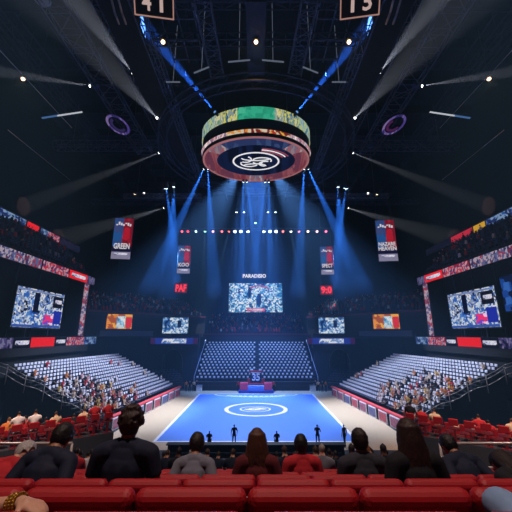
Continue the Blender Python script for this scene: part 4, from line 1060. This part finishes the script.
# ------------------------------------------------------------------ people at the court
def stand_small(label, x, y, z, rz, a, b, sk, hr_, group, h=1., **kw):
    S_mesh = small_mesh('standing', CL[a], CL[b], sk, HB[hr_], .018, **kw)
    o = link('person', S_mesh, None, (x,y,z), (0,0,rz)); o.scale = (h,h,h)
    return tag(o, label, 'person', group)
PH = [((.24,.12,1.16),(.08,.28,1.42),(-.2,.3,1),(0,1,0)), ((-.24,.12,1.16),(-.08,.28,1.42),(.2,.3,1),(0,1,0))]
for u, lb, rz, a, kw in ((234,'standing person in black at the near court edge, left of the middle',.3,'black',{}),(318,'standing person in navy with raised arms at the near court edge, right of middle',-.4,'navy',dict(arms=PH)),(345,'standing person in grey at the near court edge, near the right corner',.5,'grey',dict(stride=.08))):
    p = P(u,446,28.8); stand_small(lb, p.x, 28.8, .0, rz, a, 'black', 'tan', '#1a1310', 'people standing at the near court edge', **kw)
for u, lb, nm in ((277,'crouched person in black at the near court edge, right of the long-haired spectator','black'),(209,'seated person in navy at the near court edge, left of the black-clad one','navy')):
    p = P(u,446,28.6); spectator(nm, Vector((p.x,28.6,0)), Vector((.1,1,0)), lb, 'people sitting at the near court edge')
    tag(MB().rbox((p.x,28.6-.05,.2),(.4,.4,.4),.02).build('low_stool', M_case), 'small dark stool under the ' + lb.split(' at ')[0], 'stool')
tb = thing('press_table', 'low dark press table across the near end of the court', 'table', (0,27.2,0))
MB().rbox((0,0,.74),(14,.7,.06),.02).build('tabletop', M_case, tb); MB().box((0,.3,.37),(13.8,.04,.7)).build('front_skirt', M_black, tb)
for s in (-1,1): MB().box((s*6.8,0,.36),(.06,.6,.71)).build('leg', M_case, tb)
i = 0
for s, sd in ((-1,'left'),(1,'right')):
    for n, (u, Y, a) in enumerate(((186,54.6,'orange'),(189.5,54.2,'black'),(193.5,54.8,'cream'),(196.5,55.2,'navy'))):
        uu = u if s < 0 else 512-u; p = P(uu,390,Y)
        stand_small(f'person in {a} standing at the far {sd} court corner, {nth(n+1)} from the outside', p.x, Y, .012 if abs(p.x) < 13.4 else 0, PI+rnd.uniform(-.6,.6), a, 'black', ('tan','light')[n%2], '#3a2616', f'people at the far {sd} court corner')
for n, (x, y, a) in enumerate(((-2.9,54.4,'red'),(2.9,54.5,'red'),(-1.35,55.3,'maroon'),(1.35,55.3,'maroon'))):
    stand_small(f'person in {a} beside the far stage, {("outer left","outer right","inner left","inner right")[n]}', x, y, .012, PI, a, 'black', 'tan', '#1a1310', 'people at the far stage', h=1. if n < 2 else 1.05)
# ------------------------------------------------------------------ added lights, kept out of view, that brighten the court and stands
def flood(label, p, dst, power, deg, col, group='added flood lights'):
    return lamp(label, 'added_flood_light', p, dst, col, power*1000, deg, .3, col, group, 45.97, .8, .25, lum=.6)
FL = '#c6d6ff'
for s, sd in ((-1,'left'),(1,'right')):
    flood(f'added flood light hidden behind the scoreboard, {sd} of middle, aimed at the court', (s*1.6,51.2,38.0), (s*-1,40,0), 78, 44, FL)
    flood(f'added flood light hidden behind the scoreboard, outermost {sd}, aimed at the {sd} side stand', (s*3.0,51.2,38.3), (s*18,41,3), 190, 38, FL)
    flood(f'added unseen fill light high behind us on the {sd}, over the near corner crowd', (s*7,-3,42), (s*14,17,4.5), 110, 26, '#ffd9c8')
flood('added flood light hidden in the middle behind the scoreboard, aimed at the far white seats', (0,49.4,38.6), (0,60,2.5), 190, 48, '#6f9fff')
flood('added unseen fill light high over the near seats', (0,0,42), (0,3.5,7), 26, 44, '#ffe0d8')
# air: thin blue-grey haze through the whole hall
w = bpy.data.worlds.new('World'); sc.world = w; w.use_nodes = True
nt = w.node_tree; nt.nodes.clear(); out = nt.nodes.new('ShaderNodeOutputWorld')
bg = nt.nodes.new('ShaderNodeBackground'); bg.inputs[0].default_value = (.01,.02,.05,1); bg.inputs[1].default_value = .02
nt.links.new(bg.outputs[0], out.inputs[0])
HAZE = .0029
v = nt.nodes.new('ShaderNodeVolumeScatter'); v.inputs['Color'].default_value = (.19,.49,1.,1); v.inputs['Density'].default_value = HAZE; v.inputs['Anisotropy'].default_value = 0
nt.links.new(v.outputs[0], out.inputs['Volume'])
cy = sc.cycles
cy.max_bounces = 4; cy.diffuse_bounces = 2; cy.glossy_bounces = 2; cy.volume_bounces = 0; cy.transparent_max_bounces = 4
cy.sample_clamp_indirect = 4; cy.caustics_reflective = False; cy.caustics_refractive = False
